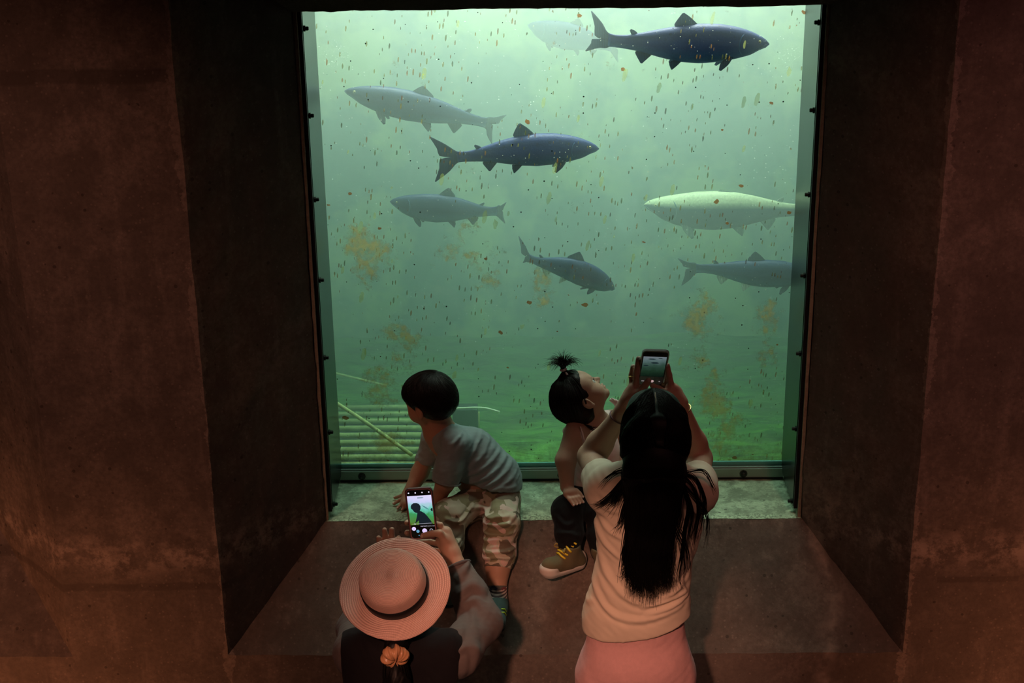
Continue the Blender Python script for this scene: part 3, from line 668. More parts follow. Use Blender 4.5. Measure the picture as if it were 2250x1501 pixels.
def slab(w, h, r, prof, T, caps=True):
    """rounded-rectangle solid: prof = [(inset, z)], T maps local (x, y, z) to world"""
    m = MB(); vs = []; fs = []; n = None
    for ins, z in prof:
        P = rrect(w-2*ins, h-2*ins, max(r-ins, .0008)); n = len(P); vs += [T(x, y, z) for x, y in P]
    for i in range(len(prof)-1):
        for k in range(n): a = i*n+k; b = i*n+(k+1) % n; fs.append((a, b, b+n, a+n))
    if caps: fs.append(tuple(range(n))[::-1]); fs.append(tuple(range((len(prof)-1)*n, len(prof)*n)))
    return m.add(vs, fs)
def plate(poly, T, z):
    return MB().add([T(x, y, z) for x, y in poly], [tuple(range(len(poly)))])
def disc(cx, cy, r, n=16): return [(cx+r*math.cos(2*math.pi*i/n), cy+r*math.sin(2*math.pi*i/n)) for i in range(n)]
def hand(S, palm, fingers, k=.006):
    """palm: list of (a, b, ra, rb); fingers: list of (points, r0, r1)"""
    for a, b, ra, rb in palm: S.cap(a, b, ra, rb, .010)
    for P, r0, r1 in fingers: S.chain(P, list(np.linspace(r0, r1, len(P))), k*.7)
def nails(fingers, parent, base, out):
    for P, r0, r1 in fingers:
        d = nrm(P[-1]-P[-2]); o = nrm(out-d*np.dot(out, d)); m = MB(); R = np.stack([np.cross(d, o), d, o], 1)
        c = P[-1]+d*r1*.25+o*r1*.86
        m.lathe([(r1*.62, 0), (r1*.55, r1*.14), (r1*.3, r1*.2)], c, o, 10); m.build('nail', M_NAIL, parent, base, True)
# ------------------------------------------------------------------ seated boy
def A(*q): return at(*q)
def cap_strands(p, n, whorl, tip, lift=.02, seed=0, r=.0012, a=.09, lo=-.2, rad=(.76, .93, .78), cen=(0, -.08, .25), keep=None, mess=.12):
    """strands lying over the skull from the whorl outwards; p is the head frame, tip(phi) the angle where each ends"""
    rg = np.random.default_rng(seed); out = []; w = nrm(whorl); e1 = nrm(np.cross(w, V(0, 1, .1))); e2 = np.cross(w, e1)
    for i in range(n):
        ph = rg.uniform(0, 2*math.pi); t0 = rg.uniform(0, .9)**1.2; t1 = tip(ph)*rg.uniform(.85, 1.08); ln = []; sw = rg.normal()*mess; L = 1.07+lift*rg.uniform(.0, 1.0)
        for q in np.linspace(t0, max(t1, t0+.35), 11):
            an = ph+.55*(q-t0)+sw*math.sin(q*2.2); d = w*math.cos(q)+(e1*math.cos(an)+e2*math.sin(an))*math.sin(q)
            v = V(*[d[j]*rad[j] for j in range(3)])*L*(1+.02*math.sin(q*7+i)); ln.append(p(*(V(*cen)+v)))
        if keep is None or keep(d): out.append(ln)
    return out
def build_boy():
    base = A(1083, 1110, .08)*[1, 1, 0]; a = .089
    S = Sdf(A(850, 1400, -.1)*[1, 0, 0]+V(0, -.42, -.30), A(1150, 800, .1)*[1, 0, 0]+V(0, .32, .58), .0027)
    c = A(946, 881, .13); p, s, f, u = head(S, c, (-.78, .58, -.24), (-.12, .0, 1), a)
    nb = A(966, 950, .13); S.cap(p(0, -.25, -.5), nb, .036, .042, .03); ch = A(1015, 1000, .12); pv = A(1083, 1092, .09)
    S.chain([nb, ch, pv], [.05, .072, .075], .03); shn, shf = A(998, 978, .045), A(954, 968, .195); S.cap(shn, shf, .036, .034, .03)
    eln, elf = A(978, 1062, .01), A(922, 1040, .17); wn, wf = A(955, 1112, .025), A(897, 1088, .125)
    S.chain([shn, eln, wn], [.034, .029, .021], .015); S.chain([shf, elf, wf], [.034, .028, .021], .015)
    # far hand, spread flat on the sill
    fin1 = []
    for (m, t), Y0, Y1 in zip((((893, 1096), (868, 1094)), ((889, 1102), (866, 1107)), ((890, 1107), (874, 1117)), ((895, 1110), (884, 1120))), (.13, .115, .105, .095), (.13, .108, .088, .083)):
        k0 = A(m[0]+4, m[1]-2, Y0); k0[2] = .020; k1 = A(m[0]-8, m[1]+2, (Y0+Y1)/2); k1[2] = .021; k2 = onz(t[0], t[1], .009); k1 = (k0+k2)/2; k1[2] = .021
        fin1.append(([k0, k1, k2], .0068, .0055))
    th = [onz(901, 1110, .02), onz(899, 1120, .013), onz(897, 1127, .008)]; fin1.append((th, .0072, .006))
    hand(S, [(wf, onz(893, 1102, .020), .019, .018), (onz(897, 1098, .02), onz(892, 1108, .02), .017, .016)], fin1)
    fin2 = [([A(948+i*7, 1122, .02-i*.004), A(941+i*8, 1133, .012-i*.004), onz(936+i*9, 1139, .008)], .0068, .0055) for i in range(4)]
    fin2.append(([A(958, 1120, .03), A(966, 1130, .02), onz(968, 1138, .008)], .007, .006))
    hand(S, [(wn, A(950, 1123, .02), .02, .019)], fin2)
    # legs
    legs = [([A(1105, 1098, .06), A(1103, 1152, -.06), A(1094, 1248, -.14), A(1093, 1318, -.195)], 1), ([A(1058, 1098, .07), A(985, 1136, -.055), A(990, 1200, -.125), A(990, 1262, -.175)], 0)]
    for P, _ in legs:
        S.chain(P, [.05, .042, .036, .026], .02); an = P[-1]; S.cap(an, an+V(-.005, -.10, -.015), .026, .024, .015)
    v, fc = S.mesh(); root = mk('person', v, fc, M_SKINK, None, base)
    tag(root, 'toddler boy in grey t-shirt and camouflage trousers seated on sill, leaning left', 'person')
    eyes(p, f, a, root, base)
    nails(fin1, root, base, V(0, -.3, 1))
    # hair
    H = Sdf(c-.16, c+.16, .0025); R = np.stack([s, f, u], 1)
    H.ell(p(0, -.10, .29), (.83*a, 1.0*a, .84*a), R, .02); H.ell(p(0, -.38, -.08), (.74*a, .62*a, .62*a), R, .03)
    H.ell(p(0, .50, .42), (.62*a, .42*a, .40*a), R, .03)
    H.ell(p(0, .95, -.30), (.75*a, .62*a, .55*a), R, .012, 's'); H.ell(p(0, .1, -.78), (1.2*a, .55*a, .40*a), R, .015, 's')
    for x in (-1, 1): H.ell(p(.88*x, -.02, -.22), (.22*a, .22*a, .30*a), R, .01, 's')
    hv, hf = H.mesh(); N = vnormals(hv, hf); hv = hv+N*(.0006*vnoise(hv*[1, 1, .35], 40, 3, 2))[:, None]
    ho = mk('hair', hv, hf, M_HAIRB, root, base)
    st = cap_strands(p, 1200, (.1, -.45, .9), lambda ph: 1.72+.12*math.cos(3*ph), .055, 4, .0011, a, mess=.42)
    st = float_on(H, [spline(q, 18) for q in st], .0004)
    strands(st, .0010).build('hair_strands', M_HAIRB, ho, base, True)
    # t-shirt
    T = Sdf(A(900, 1130, -.1)*[1, 0, 0]+V(0, -.14, -.02), A(1170, 900, .1)*[1, 0, 0]+V(0, .32, .5), .0027)
    T.chain([A(972, 952, .13), A(1020, 1000, .12), A(1085, 1068, .09), A(1085, 1092, .085)], [.050, .080, .083, .087], .04)
    T.cap(A(1045, 985, .12), A(1092, 1040, .10), .062, .07, .03)
    T.cap(A(1000, 972, .05), A(955, 962, .195), .045, .042, .035)
    T.chain([shn, A(985, 1030, .018), A(980, 1058, .01)], [.043, .043, .045], .02); T.chain([shf, A(938, 1012, .185)], [.042, .040], .02)
    T.cut(A(981, 1060, .01), A(980, 1066, .01)-A(987, 1030, .02)); 
    d = A(936, 1018, .183)-shf; T.put(lambda x, y, z: np.maximum(-((x-A(938, 1016, .183)[0])*nrm(d)[0]+(y-A(938, 1016, .183)[1])*nrm(d)[1]+(z-A(938, 1016, .183)[2])*nrm(d)[2]), x-A(960, 1016, .183)[0]), T.lo, A(965, 900, .4)*[1, 1, 1]+V(0, 0, .1), .004, 's') if False else None
    T.ell(c-u*.02, (.060, .060, .085), None, .01, 's')
    v, fc = T.mesh(2)
    ln = [[(1005, 1060, 0), (1060, 1040, 0), (1105, 1005, .02)], [(1020, 1075, 0), (1075, 1052, 0), (1118, 1018, .02)], [(1050, 1080, 0), (1100, 1056, 0), (1128, 1030, .02)], [(1060, 1085, 0), (1105, 1072, 0), (1133, 1052, .02)],
          [(1030, 1020, 0), (1045, 1000, 0), (1058, 980, 0)], [(1015, 935, .1), (1002, 950, .08), (996, 965, .06)], [(1090, 1085, 0), (1110, 1078, 0), (1130, 1080, 0)], ([(1040, 1030, 0), (1060, 1015, 0), (1072, 995, 0)], .004, .007)]
    v = folds(v, fc, ln, .0042, .0065); v = cloth(v, fc, .0016, 8, (1, 1, 2), 3)
    sh = mk('t_shirt', v, fc, fabric('grey_jersey', (.27, .35, .36), 1100, .35, namp=.10, nscale=180), root, base)
    m = MB(); ring = []; dd = nrm(A(980, 1066, .01)-A(987, 1030, .02)); e1 = nrm(np.cross(dd, V(0, 1, 0))); e2 = np.cross(dd, e1)
    for q in np.linspace(0, 2*math.pi, 25): ring.append(A(982, 1058, .01)+.0445*(e1*math.cos(q)+e2*math.sin(q)))
    m.tube(ring, .003, 6, False); m.build('sleeve_hem', sh.data.materials[0], sh, base, True)
    # camouflage trousers
    t = NT('camouflage_cloth'); cc = t.coord(); n1 = t.noise(cc, 17, 1.5, .4, .6); n2 = t.noise(t.coord((1, 1, 1.4), (3, 1, 2)), 21, 1.5, .4, .5); n3 = t.noise(t.coord((1, 1, 1), (9, 4, 6)), 19, 1.5, .4, .5)
    col = t.mix(t.math('GREATER_THAN', n1, .53), (.52, .47, .36), (.26, .24, .14)); col = t.mix(t.math('GREATER_THAN', n2, .58), col, (.62, .46, .40)); col = t.mix(t.math('GREATER_THAN', n3, .60), col, (.16, .13, .09))
    MC = t.done(t.bsdf(Base_Color=col, Roughness=.9, Normal=t.bump(t.noise(cc, 900, 2), .25, .0015)))
    T = Sdf(A(930, 1300, -.1)*[1, 0, 0]+V(0, -.25, -.20), A(1170, 1000, .1)*[1, 0, 0]+V(0, .24, .24), .0027)
    T.ell(A(1083, 1092, .085), (.088, .085, .070), None, .02)
    P = legs[0][0]; T.chain([P[0], P[1], P[1]*.35+P[2]*.65, P[2]], [.060, .056, .050, .043], .02)
    Q = legs[1][0]; T.chain([Q[0], Q[1], Q[2]], [.060, .052, .046], .03)
    T.cut(P[2], P[2]-P[1]) 
    v, fc = T.mesh(2)
    ln = []
    for i, y in enumerate((1142, 1156, 1171, 1184, 1199, 1212)):
        o = (-1)**i*3; ln.append([(1060+o, y+4, -.1), (1090, y+((-1)**i)*3, -.12), (1128+o, y-4, -.1)])
    ln += [[(1040, 1105, 0), (1075, 1112, 0), (1100, 1104, 0)], [(985, 1105, 0), (1015, 1112, 0), (1040, 1100, 0)], [(1070, 1120, 0), (1100, 1128, -.03), (1135, 1118, -.03)], [(965, 1140, 0), (990, 1148, 0), (1015, 1140, 0)]]
    v = folds(v, fc, ln, .0072, .006); v = cloth(v, fc, .0015, 9, (1, 1, 1), 7)
    mk('trousers', v, fc, MC, root, base)
    # socks and shoes
    t = NT('striped_sock'); cc = t.coord(); z = t.n('SeparateXYZ', Vector=cc).outputs[2]
    an = P[3]; top = P[2]*.55+P[3]*.45
    zt, zl = float(top[2]-base[2]), float(an[2]-base[2])
    st = t.math('GREATER_THAN', t.math('FRACT', t.math('MULTIPLY', z, 1/.0085)), .5)
    up = t.math('GREATER_THAN', z, zl+.048)
    col = t.mix(st, (.62, .50, .45), (.10, .07, .07)); col = t.mix(up, col, (.70, .56, .50)); col = t.mix(t.math('GREATER_THAN', z, zt-.004), col, (.10, .11, .10))
    MS = t.done(t.bsdf(Base_Color=col, Roughness=.95, Normal=t.bump(t.noise(cc, 700, 2), .3, .001)))
    M_SHOE = fabric('green_grey_shoe', (.055, .085, .08), 500, .2); M_SOLE = simple('dark_sole', (.012, .012, .012), .7); M_NEON = simple('neon_yellow', (.65, .85, .05), .5)
    M_CAR = simple('sock_car_blue', (.02, .025, .07), .9); M_CAR2 = simple('sock_car_red', (.16, .05, .05), .9)
    for (P, main) in legs:
        an = P[3]; tp = P[2]*.45+P[3]*.55
        T = Sdf(np.minimum(an, tp)-.08, np.maximum(an, tp)+.08, .0022); T.cap(tp, an, .0315, .0295, .01); T.cap(an, an+V(-.003, -.04, -.012), .0295, .028, .012)
        T.cut(tp, tp-an); v, fc = T.mesh(1); so = mk('sock', v, fc, MS, root, base)
        if main:       # the little knitted cars around the cuff
            ax = nrm(an-tp)
            for q, mm, sc in ((-.42, M_CAR, 1), (.72, M_CAR2, .8)):
                ctr = tp+(an-tp)*.30; o = nrm(V(math.sin(q), -math.cos(q), .25)); o = nrm(o-ax*np.dot(o, ax)); sd = np.cross(o, ax); w = .0115*sc
                pts = [(-1.2, 0), (1.2, 0), (1.2, .42), (.75, .5), (.45, .95), (-.4, .95), (-.75, .5), (-1.2, .4)]
                m = MB(); n = len(pts); vs = []
                for dz in (.0, .0009):
                    for x, y in pts: vs.append(ctr-sd*x*w*(-1)-ax*y*w+o*(math.sqrt(max(.0319**2-(x*w)**2, 0))+dz+.0002))
                m.add(vs, [tuple(range(n))[::-1], tuple(range(n, 2*n))]+[(i, (i+1) % n, n+(i+1) % n, n+i) for i in range(n)])
                for x in (-.7, .7): 
                    cw = ctr+sd*x*w+o*(math.sqrt(max(.0319**2-(x*w)**2, 0))); m.lathe([(w*.34, 0), (w*.3, .0016)], cw, o, 10)
                m.build('knitted_car', mm, so, base)
        d = nrm(V(-.02, -.97, .02)); heel = an+V(0, .012, -.016); toe = heel+d*.125
        T = Sdf(np.minimum(heel, toe)-.07, np.maximum(heel, toe)+.08, .0022); T.cap(heel, toe, .030, .031, .012); T.cap(an+V(0, -.012, -.004), heel+d*.06+V(0, 0, .008), .033, .030, .015); 
        T.cut(heel+V(0, 0, -.018), (0, 0, -1)); T.cap(an+V(0, .004, .05), an+V(0, -.002, .0), .030, .0285, .004, None, 's'); v, fc = T.mesh(1); so = mk('shoe', v, fc, M_SHOE, root, base)
        T = Sdf(np.minimum(heel, toe)-.07, np.maximum(heel, toe)+.06, .0022); T.cap(heel+V(0, 0, -.004), toe+V(0, 0, -.004), .032, .034, .012); T.cut(heel+V(0, 0, -.016), (0, 0, 1)); T.cut(heel+V(0, 0, -.032), (0, 0, -1)); v, fc = T.mesh(1); mk('sole', v, fc, M_SOLE, so, base)
        m = MB()
        for k in (0, 1):
            y = heel+d*(.085+.016*k)+V(.020, 0, .024-.003*k); m.tube([y+V(-.004, -.006, .004), y+V(.006, .002, -.001), y+V(.011, .004, -.012)], .0022, 6)
        m.build('shoe_mark', M_NEON, so, base, True)
    return root
BOY = build_boy()
# ------------------------------------------------------------------ toddler girl
def build_girl():
    base = A(1297, 1110, .08)*[1, 1, 0]; a = .084
    S = Sdf(A(1190, 1400, -.1)*[1, 0, 0]+V(0, -.33, -.22), A(1400, 800, .1)*[1, 0, 0]+V(0, .34, .60), .0025)
    c = A(1274, 874, .12); p, s, f, u = head(S, c, (.52, .33, .79), (-.82, -.07, .55), a)
    nb = A(1304, 930, .13); S.cap(p(0, -.15, -.62), nb, .034, .040, .03); pv = A(1300, 1080, .09); ch = A(1304, 985, .125)
    S.chain([nb, ch, pv], [.045, .066, .07], .03); shn, shf = A(1265, 952, .06), A(1343, 925, .19); S.cap(shn, shf, .034, .034, .03)
    eln, wn = A(1243, 1012, .005), A(1246, 1070, -.015)
    S.chain([shn, eln, wn], [.037, .032, .021], .015); S.chain([shf, A(1362, 985, .17), A(1352, 1040, .1)], [.034, .029, .02], .015)
    fing = [([A(1243+i*6.5, 1086-i*1.2, -.056+.002*i), A(1251+i*7, 1097-i*1.2, -.078+.004*i), A(1260+i*7, 1110-i*2.2, -.090+.006*i)], .0066, .0052) for i in range(4)]
    fing.append(([A(1264, 1078, -.045), A(1273, 1084, -.052), A(1280, 1092, -.058)], .0068, .0056))
    hand(S, [(wn, A(1252, 1083, -.050), .019, .017), (A(1247, 1084, -.054), A(1264, 1082, -.048), .014, .014)], fing)
    fg2 = [([A(1352, 1045, .1), A(1348+i*3, 1058, .09), A(1346+i*3, 1068, .085)], .007, .0055) for i in range(4)]; hand(S, [(A(1352, 1040, .1), A(1352, 1048, .1), .018, .017)], fg2)
    legs = [[A(1284, 1095, .05), A(1247, 1122, -.045), A(1252, 1205, -.125)], [A(1316, 1095, .06), A(1326, 1132, -.05), A(1322, 1212, -.13)]]
    for P in legs: S.chain(P, [.05, .040, .026], .02)
    v, fc = S.mesh(1); root = mk('person', v, fc, M_SKING, None, base)
    tag(root, 'toddler girl with topknot and pink sleeveless top seated on the sill looking up', 'person')
    eyes(p, f, a, root, base); nails(fing, root, base, V(0, -.6, .8))
    for x in (-1, 1):
        m = MB(); m.tube([p(.17*x, .885, .16), p(.30*x, .875, .20), p(.45*x, .77, .15)], [.0012, .0022, .0010], 5); m.build('eyebrow', M_HAIRB, root, base, True)
        m = MB()
        for q in np.linspace(.22, .42, 8): b = p(q*x, .845-.5*(q-.25)**2*2, -.0); m.tube([b, b+f*.004-u*.0015, b+f*.007+u*.002], [.0005, .0004, .0002], 3, False)
        m.build('eyelashes', M_HAIRB, root, base)
    # hair: cap, loose strands, topknot
    H = Sdf(c-.16, c+.16, .0025); R = np.stack([s, f, u], 1)
    H.ell(p(0, -.14, .27), (.82*a, .98*a, .82*a), R, .02); H.ell(p(0, -.42, -.25), (.72*a, .60*a, .66*a), R, .03)
    H.ell(p(0, .40, .62), (.52*a, .36*a, .30*a), R, .03)
    H.ell(p(0, .98, -.10), (.78*a, .66*a, .66*a), R, .015, 's'); H.ell(p(0, .30, -.85), (1.2*a, .55*a, .42*a), R, .015, 's')
    for x in (-1, 1): H.ell(p(.90*x, .06, -.20), (.22*a, .24*a, .30*a), R, .01, 's')
    hv, hf = H.mesh(); N = vnormals(hv, hf); hv = hv+N*(.0005*vnoise(hv, 34, 3, 2))[:, None]; ho = mk('hair', hv, hf, M_HAIRB, root, base)
    kn = A(1238, 812, .125); rg = np.random.default_rng(5); st = []
    for i in range(900):     # pulled up towards the knot from all around
        ph = rg.uniform(0, 2*math.pi); q = rg.uniform(.35, 2.15); d = V(math.cos(ph)*math.sin(q), math.sin(ph)*math.sin(q)*.9-.1, math.cos(q)); d = nrm(d)
        if d[1] > .50+.4*max(0, d[2]) and d[2] < .45 or (d[1] > .05 and d[2] < -.12 and abs(d[0]) > .4): continue
        e = p(*(V(0, -.14, .27)+d*V(.84, 1.0, .84)*rg.uniform(1.0, 1.035))); cc = p(0, -.14, .27); ln = []
        for w in np.linspace(0, 1, 9):
            x = e*(1-w)+kn*w; rr = np.linalg.norm(x-cc); tr = .885*a*(1+.05*w) if w < .8 else rr; x = cc+(x-cc)/rr*max(rr, tr*(1-.25*max(0, w-.6))); ln.append(x)
        st.append(ln)
    st = [q for q in float_on(H, [spline(q, 16) for q in st], .0004)]
    for i in range(130):     # wispy ends at the nape
        x0 = rg.uniform(-.65, .65); b = p(x0, -.75+.2*abs(x0), -.30); st.append([b, b-u*.02-f*.012, b-u*.045-f*rg.uniform(.004, .02)+s*rg.normal()*.006, b-u*rg.uniform(.05, .068)-f*rg.uniform(-.004, .016)+s*rg.normal()*.01])
    strands(st, .0009).build('hair_strands', M_HAIRB, ho, base, True)
    st = []
    for i in range(260):
        tip = V(rg.normal()*.9-.15, rg.normal()*.5, rg.uniform(.3, 1.1)); tip = nrm(tip); L = rg.uniform(.035, .075); sp = rg.normal(size=3)*.006
        L *= .9; dr = .006+.016*rg.random()*abs(tip[0]); st.append(spline([kn-V(-.008, 0, .012)+sp*.3, kn+sp*.35, kn+V(0, 0, .014)+tip*L*.35, kn+tip*L*.75+V(0, 0, .010), kn+tip*L*1.05+V(rg.normal()*.003, rg.normal()*.003, .006-dr)], 12))
    strands(st, .0007).build('topknot', M_HAIRB, ho, base, True)
    m = MB(); d = nrm(kn-p(0, -.14, .27)); m.lathe([(.010, -.004), (.0125, 0), (.010, .004)], kn, d, 18, False)
    tie = m.build('hair_tie', simple('pink_clip', (.75, .48, .52), .3), root, base, True)
    m = MB(); b = kn+V(.006, -.012, -.004); m.tube([b, b+V(.008, -.004, -.012), b+V(.014, -.004, -.026)], [.002, .006, .002], 8); m.build('clip', tie.data.materials[0], tie, base, True)
    # sleeveless top
    MT = fabric('pink_cotton', (.78, .58, .56), 1000, .25)
    T = Sdf(A(1220, 1110, -.1)*[1, 0, 0]+V(0, -.04, .0), A(1400, 880, .1)*[1, 0, 0]+V(0, .30, .48), .0025)
    T.chain([A(1308, 938, .13), A(1308, 985, .125), A(1303, 1045, .10), A(1302, 1068, .095)], [.050, .072, .078, .082], .035)
    T.cap(A(1288, 945, .09), A(1335, 925, .175), .034, .034, .03)
    T.ell(nb+V(.004, .004, .022), (.043, .043, .045), None, .006, 's'); T.cap(shn+V(-.012, -.012, .01), eln, .041, .040, .006, None, 's')
    T.cut(A(1300, 1062, .06)-V(0, 0, .0), (0, -.05, -1)); v, fc = T.mesh(1)
    v = folds(v, fc, [[(1262, 1010, .04), (1280, 1000, .04), (1310, 995, .04)], [(1255, 1035, .04), (1275, 1048, .04), (1310, 1050, .04)], [(1285, 975, .04), (1300, 990, .04), (1330, 985, .04)]], .004, .007); v = cloth(v, fc, .0012, 9, seed=4)
    to = mk('sleeveless_top', v, fc, MT, root, base)
    for P, nme in (([A(1340, 878, .2), A(1352, 884, .195), A(1362, 897, .185), A(1366, 908, .175)], 'ruffle'), ([A(1272, 940, .04), A(1277, 955, .028), A(1281, 975, .03), A(1277, 990, .04)], 'armhole_trim'), ([A(1246, 938, .12), A(1243, 948, .115), A(1248, 956, .11)], 'ruffle')):
        m = MB(); Q = spline(P, 18); w = .014 if nme == 'ruffle' else .005; vs = []; fs = []
        m.tube(Q, [w*.35+w*.4*math.sin(math.pi*i/17) for i in range(18)], 8); m.tube([q+V(.004, -.006, .006+.002*math.sin(i*1.4)) for i, q in enumerate(Q)], [.002+w*.22*math.sin(math.pi*i/17) for i in range(18)], 8)
        m.build(nme, MT, to, base, True)
    # trousers
    T = Sdf(A(1190, 1250, -.1)*[1, 0, 0]+V(0, -.22, -.12), A(1400, 1000, .1)*[1, 0, 0]+V(0, .22, .2), .0027)
    T.ell(A(1302, 1082, .085), (.083, .080, .065), None, .02)
    for P in legs: T.chain([P[0], P[1], P[1]*.4+P[2]*.6, P[2]], [.056, .048, .042, .036], .025)
    v, fc = T.mesh(1); v = folds(v, fc, [[(1225, 1140, -.1), (1245, 1148, -.1), (1270, 1140, -.1)], [(1225, 1165, -.1), (1248, 1160, -.1), (1270, 1168, -.1)], [(1228, 1185, -.1), (1250, 1190, -.1), (1270, 1184, -.1)]], .004, .007); v = cloth(v, fc, .0015, 9, seed=8)
    mk('trousers', v, fc, fabric('black_cotton', (.005, .006, .007), 800, .2), root, base)
    # shoes
    MB_ = fabric('olive_knit', (.13, .11, .06), 500, .3); MW = simple('white_rubber', (.62, .56, .50), .5); MY = simple('yellow_lace', (.80, .58, .03), .6)
    for P, d in ((legs[0], nrm(V(-.80, -.58, .10))), (legs[1], nrm(V(.25, -.9, .1)))):
        an = P[2]; heel = an+V(.012, 0, -.045)-d*.012; toe = heel+d*.105; sd = np.cross(d, V(0, 0, 1))
        T = Sdf(np.minimum(heel, toe)-.07, np.maximum(heel, toe)+.10, .0022); T.cap(heel, toe, .027, .030, .012); T.cap(an+V(0, -.006, .006), heel+d*.04+V(0, 0, .006), .031, .028, .02); T.cap(an, heel, .032, .027, .015)
        T.cut(heel+V(0, 0, -.012), (0, 0, -1)); T.cut(an+V(0, 0, .018), (0, 0, 1)); v, fc = T.mesh(1); T0 = T; so = mk('shoe', v, fc, MB_, root, base)
        T = Sdf(np.minimum(heel, toe)-.07, np.maximum(heel, toe)+.06, .0022); T.cap(heel+V(0, 0, -.008), toe+V(0, 0, -.008), .030, .033, .012); T.cut(heel+V(0, 0, -.004), (0, 0, 1)); T.ell(toe+d*.003+V(0, 0, -.004), (.033, .033, .022), None, .012); T.ell(heel-d*.018+V(0, 0, .006), (.018, .018, .024), None, .012)
        T.put(lambda x, y, z: z-(heel[2]+.002+.020*np.clip((((x-heel[0])*d[0]+(y-heel[1])*d[1])-.07)/.03, 0, 1)+.022*np.clip((-.004-((x-heel[0])*d[0]+(y-heel[1])*d[1]))/.014, 0, 1))+0*x, T.lo, T.lo+T.h*T.n, .004, 'i') if False else None
        T.cap(heel+d*.045+V(0, 0, .028), heel+d*.050+V(0, 0, .03), .030, .030, .006, None, 's'); T.cut(heel+V(0, 0, -.026), (0, 0, -1)); v, fc = T.mesh(1); mk('sole', v, fc, MW, so, base)
        m = MB()
        for i in range(5):
            b = heel+d*(.060-.011*i)+V(0, 0, .027+.0105*i); o = d*.004+V(0, 0, .006)
            m.tube(float_on(T0, [spline([b-sd*.022+o*.2, b-sd*.008+o+d*.003, b+sd*.008+o-d*.003, b+sd*.022+o*.2], 9)], .0005)[0], .0034, 6)
        m.build('laces', MY, so, base, True)
        m = MB()
        for sg in (-1, 1): b = an+d*.030+V(0, 0, .006)+sd*.012*sg; m.tube(spline([b, b+sd*sg*.010+V(0, 0, .010)+d*.006, b+sd*sg*.014+d*.012, b+d*.006], 14), .0028, 6)
        m.build('lace_bow', simple('ochre_pompom', (.30, .22, .06), .9), so, base, True)
    return root
GIRL = build_girl()
# ------------------------------------------------------------------ phones
def screen_mat(name, stops, strength, axis=2):
    t = NT(name); g = t.n('TexCoord').outputs['Generated']; z = t.n('SeparateXYZ', Vector=g).outputs[axis]
    n = t.noise(g, 5, 3); f = t.math('ADD', z, t.math('MULTIPLY', t.math('SUBTRACT', n, .5), .25))
    col = t.ramp(f, stops); return t.done(t.n('Emission', Color=col, Strength=strength))
def emit(name, col, s):
    t = NT(name); return t.done(t.n('Emission', Color=col, Strength=s))
M_GLASSBLK = simple('black_screen_glass', (.004, .004, .005), .12)
def phone(name, label, c, right, up, w, h, d, case, rim):
    r = nrm(right); u = nrm(np.asarray(up)-r*np.dot(up, r)); n = np.cross(r, u)     # n: out of the screen, towards its user
    T = lambda x, y, z: c+r*x+u*y+n*z
    root = slab(w, h, .013, [(.0015, -d/2), (0, -d/2+.0015), (0, d/2-.001), (.001, d/2), (.0032, d/2), (.0036, d/2-.0014)], T).build('smartphone', case, None, c, False)
    tag(root, label, 'phone')
    if rim is not None: slab(w-.004, h-.004, .012, [(0, d/2+.0002), (.0008, d/2+.0007), (.0030, d/2+.0004), (.0034, d/2-.001)], T, False).build('case_rim', rim, root, c)
    scr = slab(w-.0074, h-.0074, .009, [(0, d/2-.0018), (0, d/2-.0012), (.0004, d/2-.0008)], T).build('screen', M_GLASSBLK, root, c)
    return root, scr, T
cA = A(926, 1128, -.455)
def rotp(tilt, lean, yaw=0):
    R = np.array(Matrix.Rotation(yaw, 3, 'Z') @ Matrix.Rotation(tilt, 3, 'X') @ Matrix.Rotation(lean, 3, 'Y')); return R
RA = rotp(math.radians(-4), math.radians(-5), math.radians(-3))
wA, hA, dA = .082, .164, .011
PH_A, SCR_A, TA = phone('smartphone', 'phone in a dusty pink case showing the boy, held by the woman in the hat', cA, RA@V(1, 0, 0), RA@V(0, 0, 1), wA, hA, dA, simple('plum_case', (.10, .035, .04), .5), simple('pink_case_rim', (.55, .20, .22), .45))
zs = dA/2-.0006
pic = plate([(-.0365, -.034), (.0365, -.034), (.0365, .0585), (-.0365, .0585)], TA, zs).build('picture', screen_mat('live_picture', [(.02, (.10, .18, .02)), (.35, (.05, .32, .10)), (.55, (.16, .62, .50)), (.78, (.62, .66, .95)), (1, (.80, .72, 1.0))], .95), SCR_A, cA)
M_SIL = emit('picture_dark', (.010, .016, .022), 1)
sil = [(-.010, -.034), (-.009, -.020), (-.017, -.026), (-.022, -.032), (-.018, -.020), (-.013, -.005), (-.011, .004), (-.016, .005), (-.021, .009), (-.024, .015), (-.028, .019), (-.0285, .025), (-.026, .031), (-.019, .036), (-.010, .036), (-.003, .032), (.0005, .025), (.000, .017), (-.003, .010), (.002, .008), (.010, .002), (.018, -.009), (.026, -.023), (.031, -.034)]
plate(sil, TA, zs+.0003).build('picture_boy', M_SIL, SCR_A, cA)
plate(disc(.034, .012, .005, 14)[3:12], TA, zs+.0003).build('picture_head_edge', M_SIL, SCR_A, cA)
plate([(.004, .028), (.013, .024), (.022, .016), (.026, .013), (.021, .013), (.012, .019)], TA, zs+.0003).build('picture_fish', emit('picture_fish', (.10, .28, .30), 1), SCR_A, cA)
plate([(-.006, .0495), (.010, .0495), (.013, .052), (.008, .054), (-.006, .054)], TA, zs+.0003).build('picture_fish', emit('picture_fish_pale', (.30, .38, .50), 1), SCR_A, cA)
M_UI = emit('screen_white', (.85, .80, .95), .9); M_UIB = emit('screen_blue', (.16, .42, .62), .8); M_UIL = emit('screen_lilac', (.78, .62, .95), 1)
for x in (-.030, -.010, .010, .030): plate(disc(x, .068, .0022, 10), TA, zs+.0003).build('icon', M_UI, SCR_A, cA)
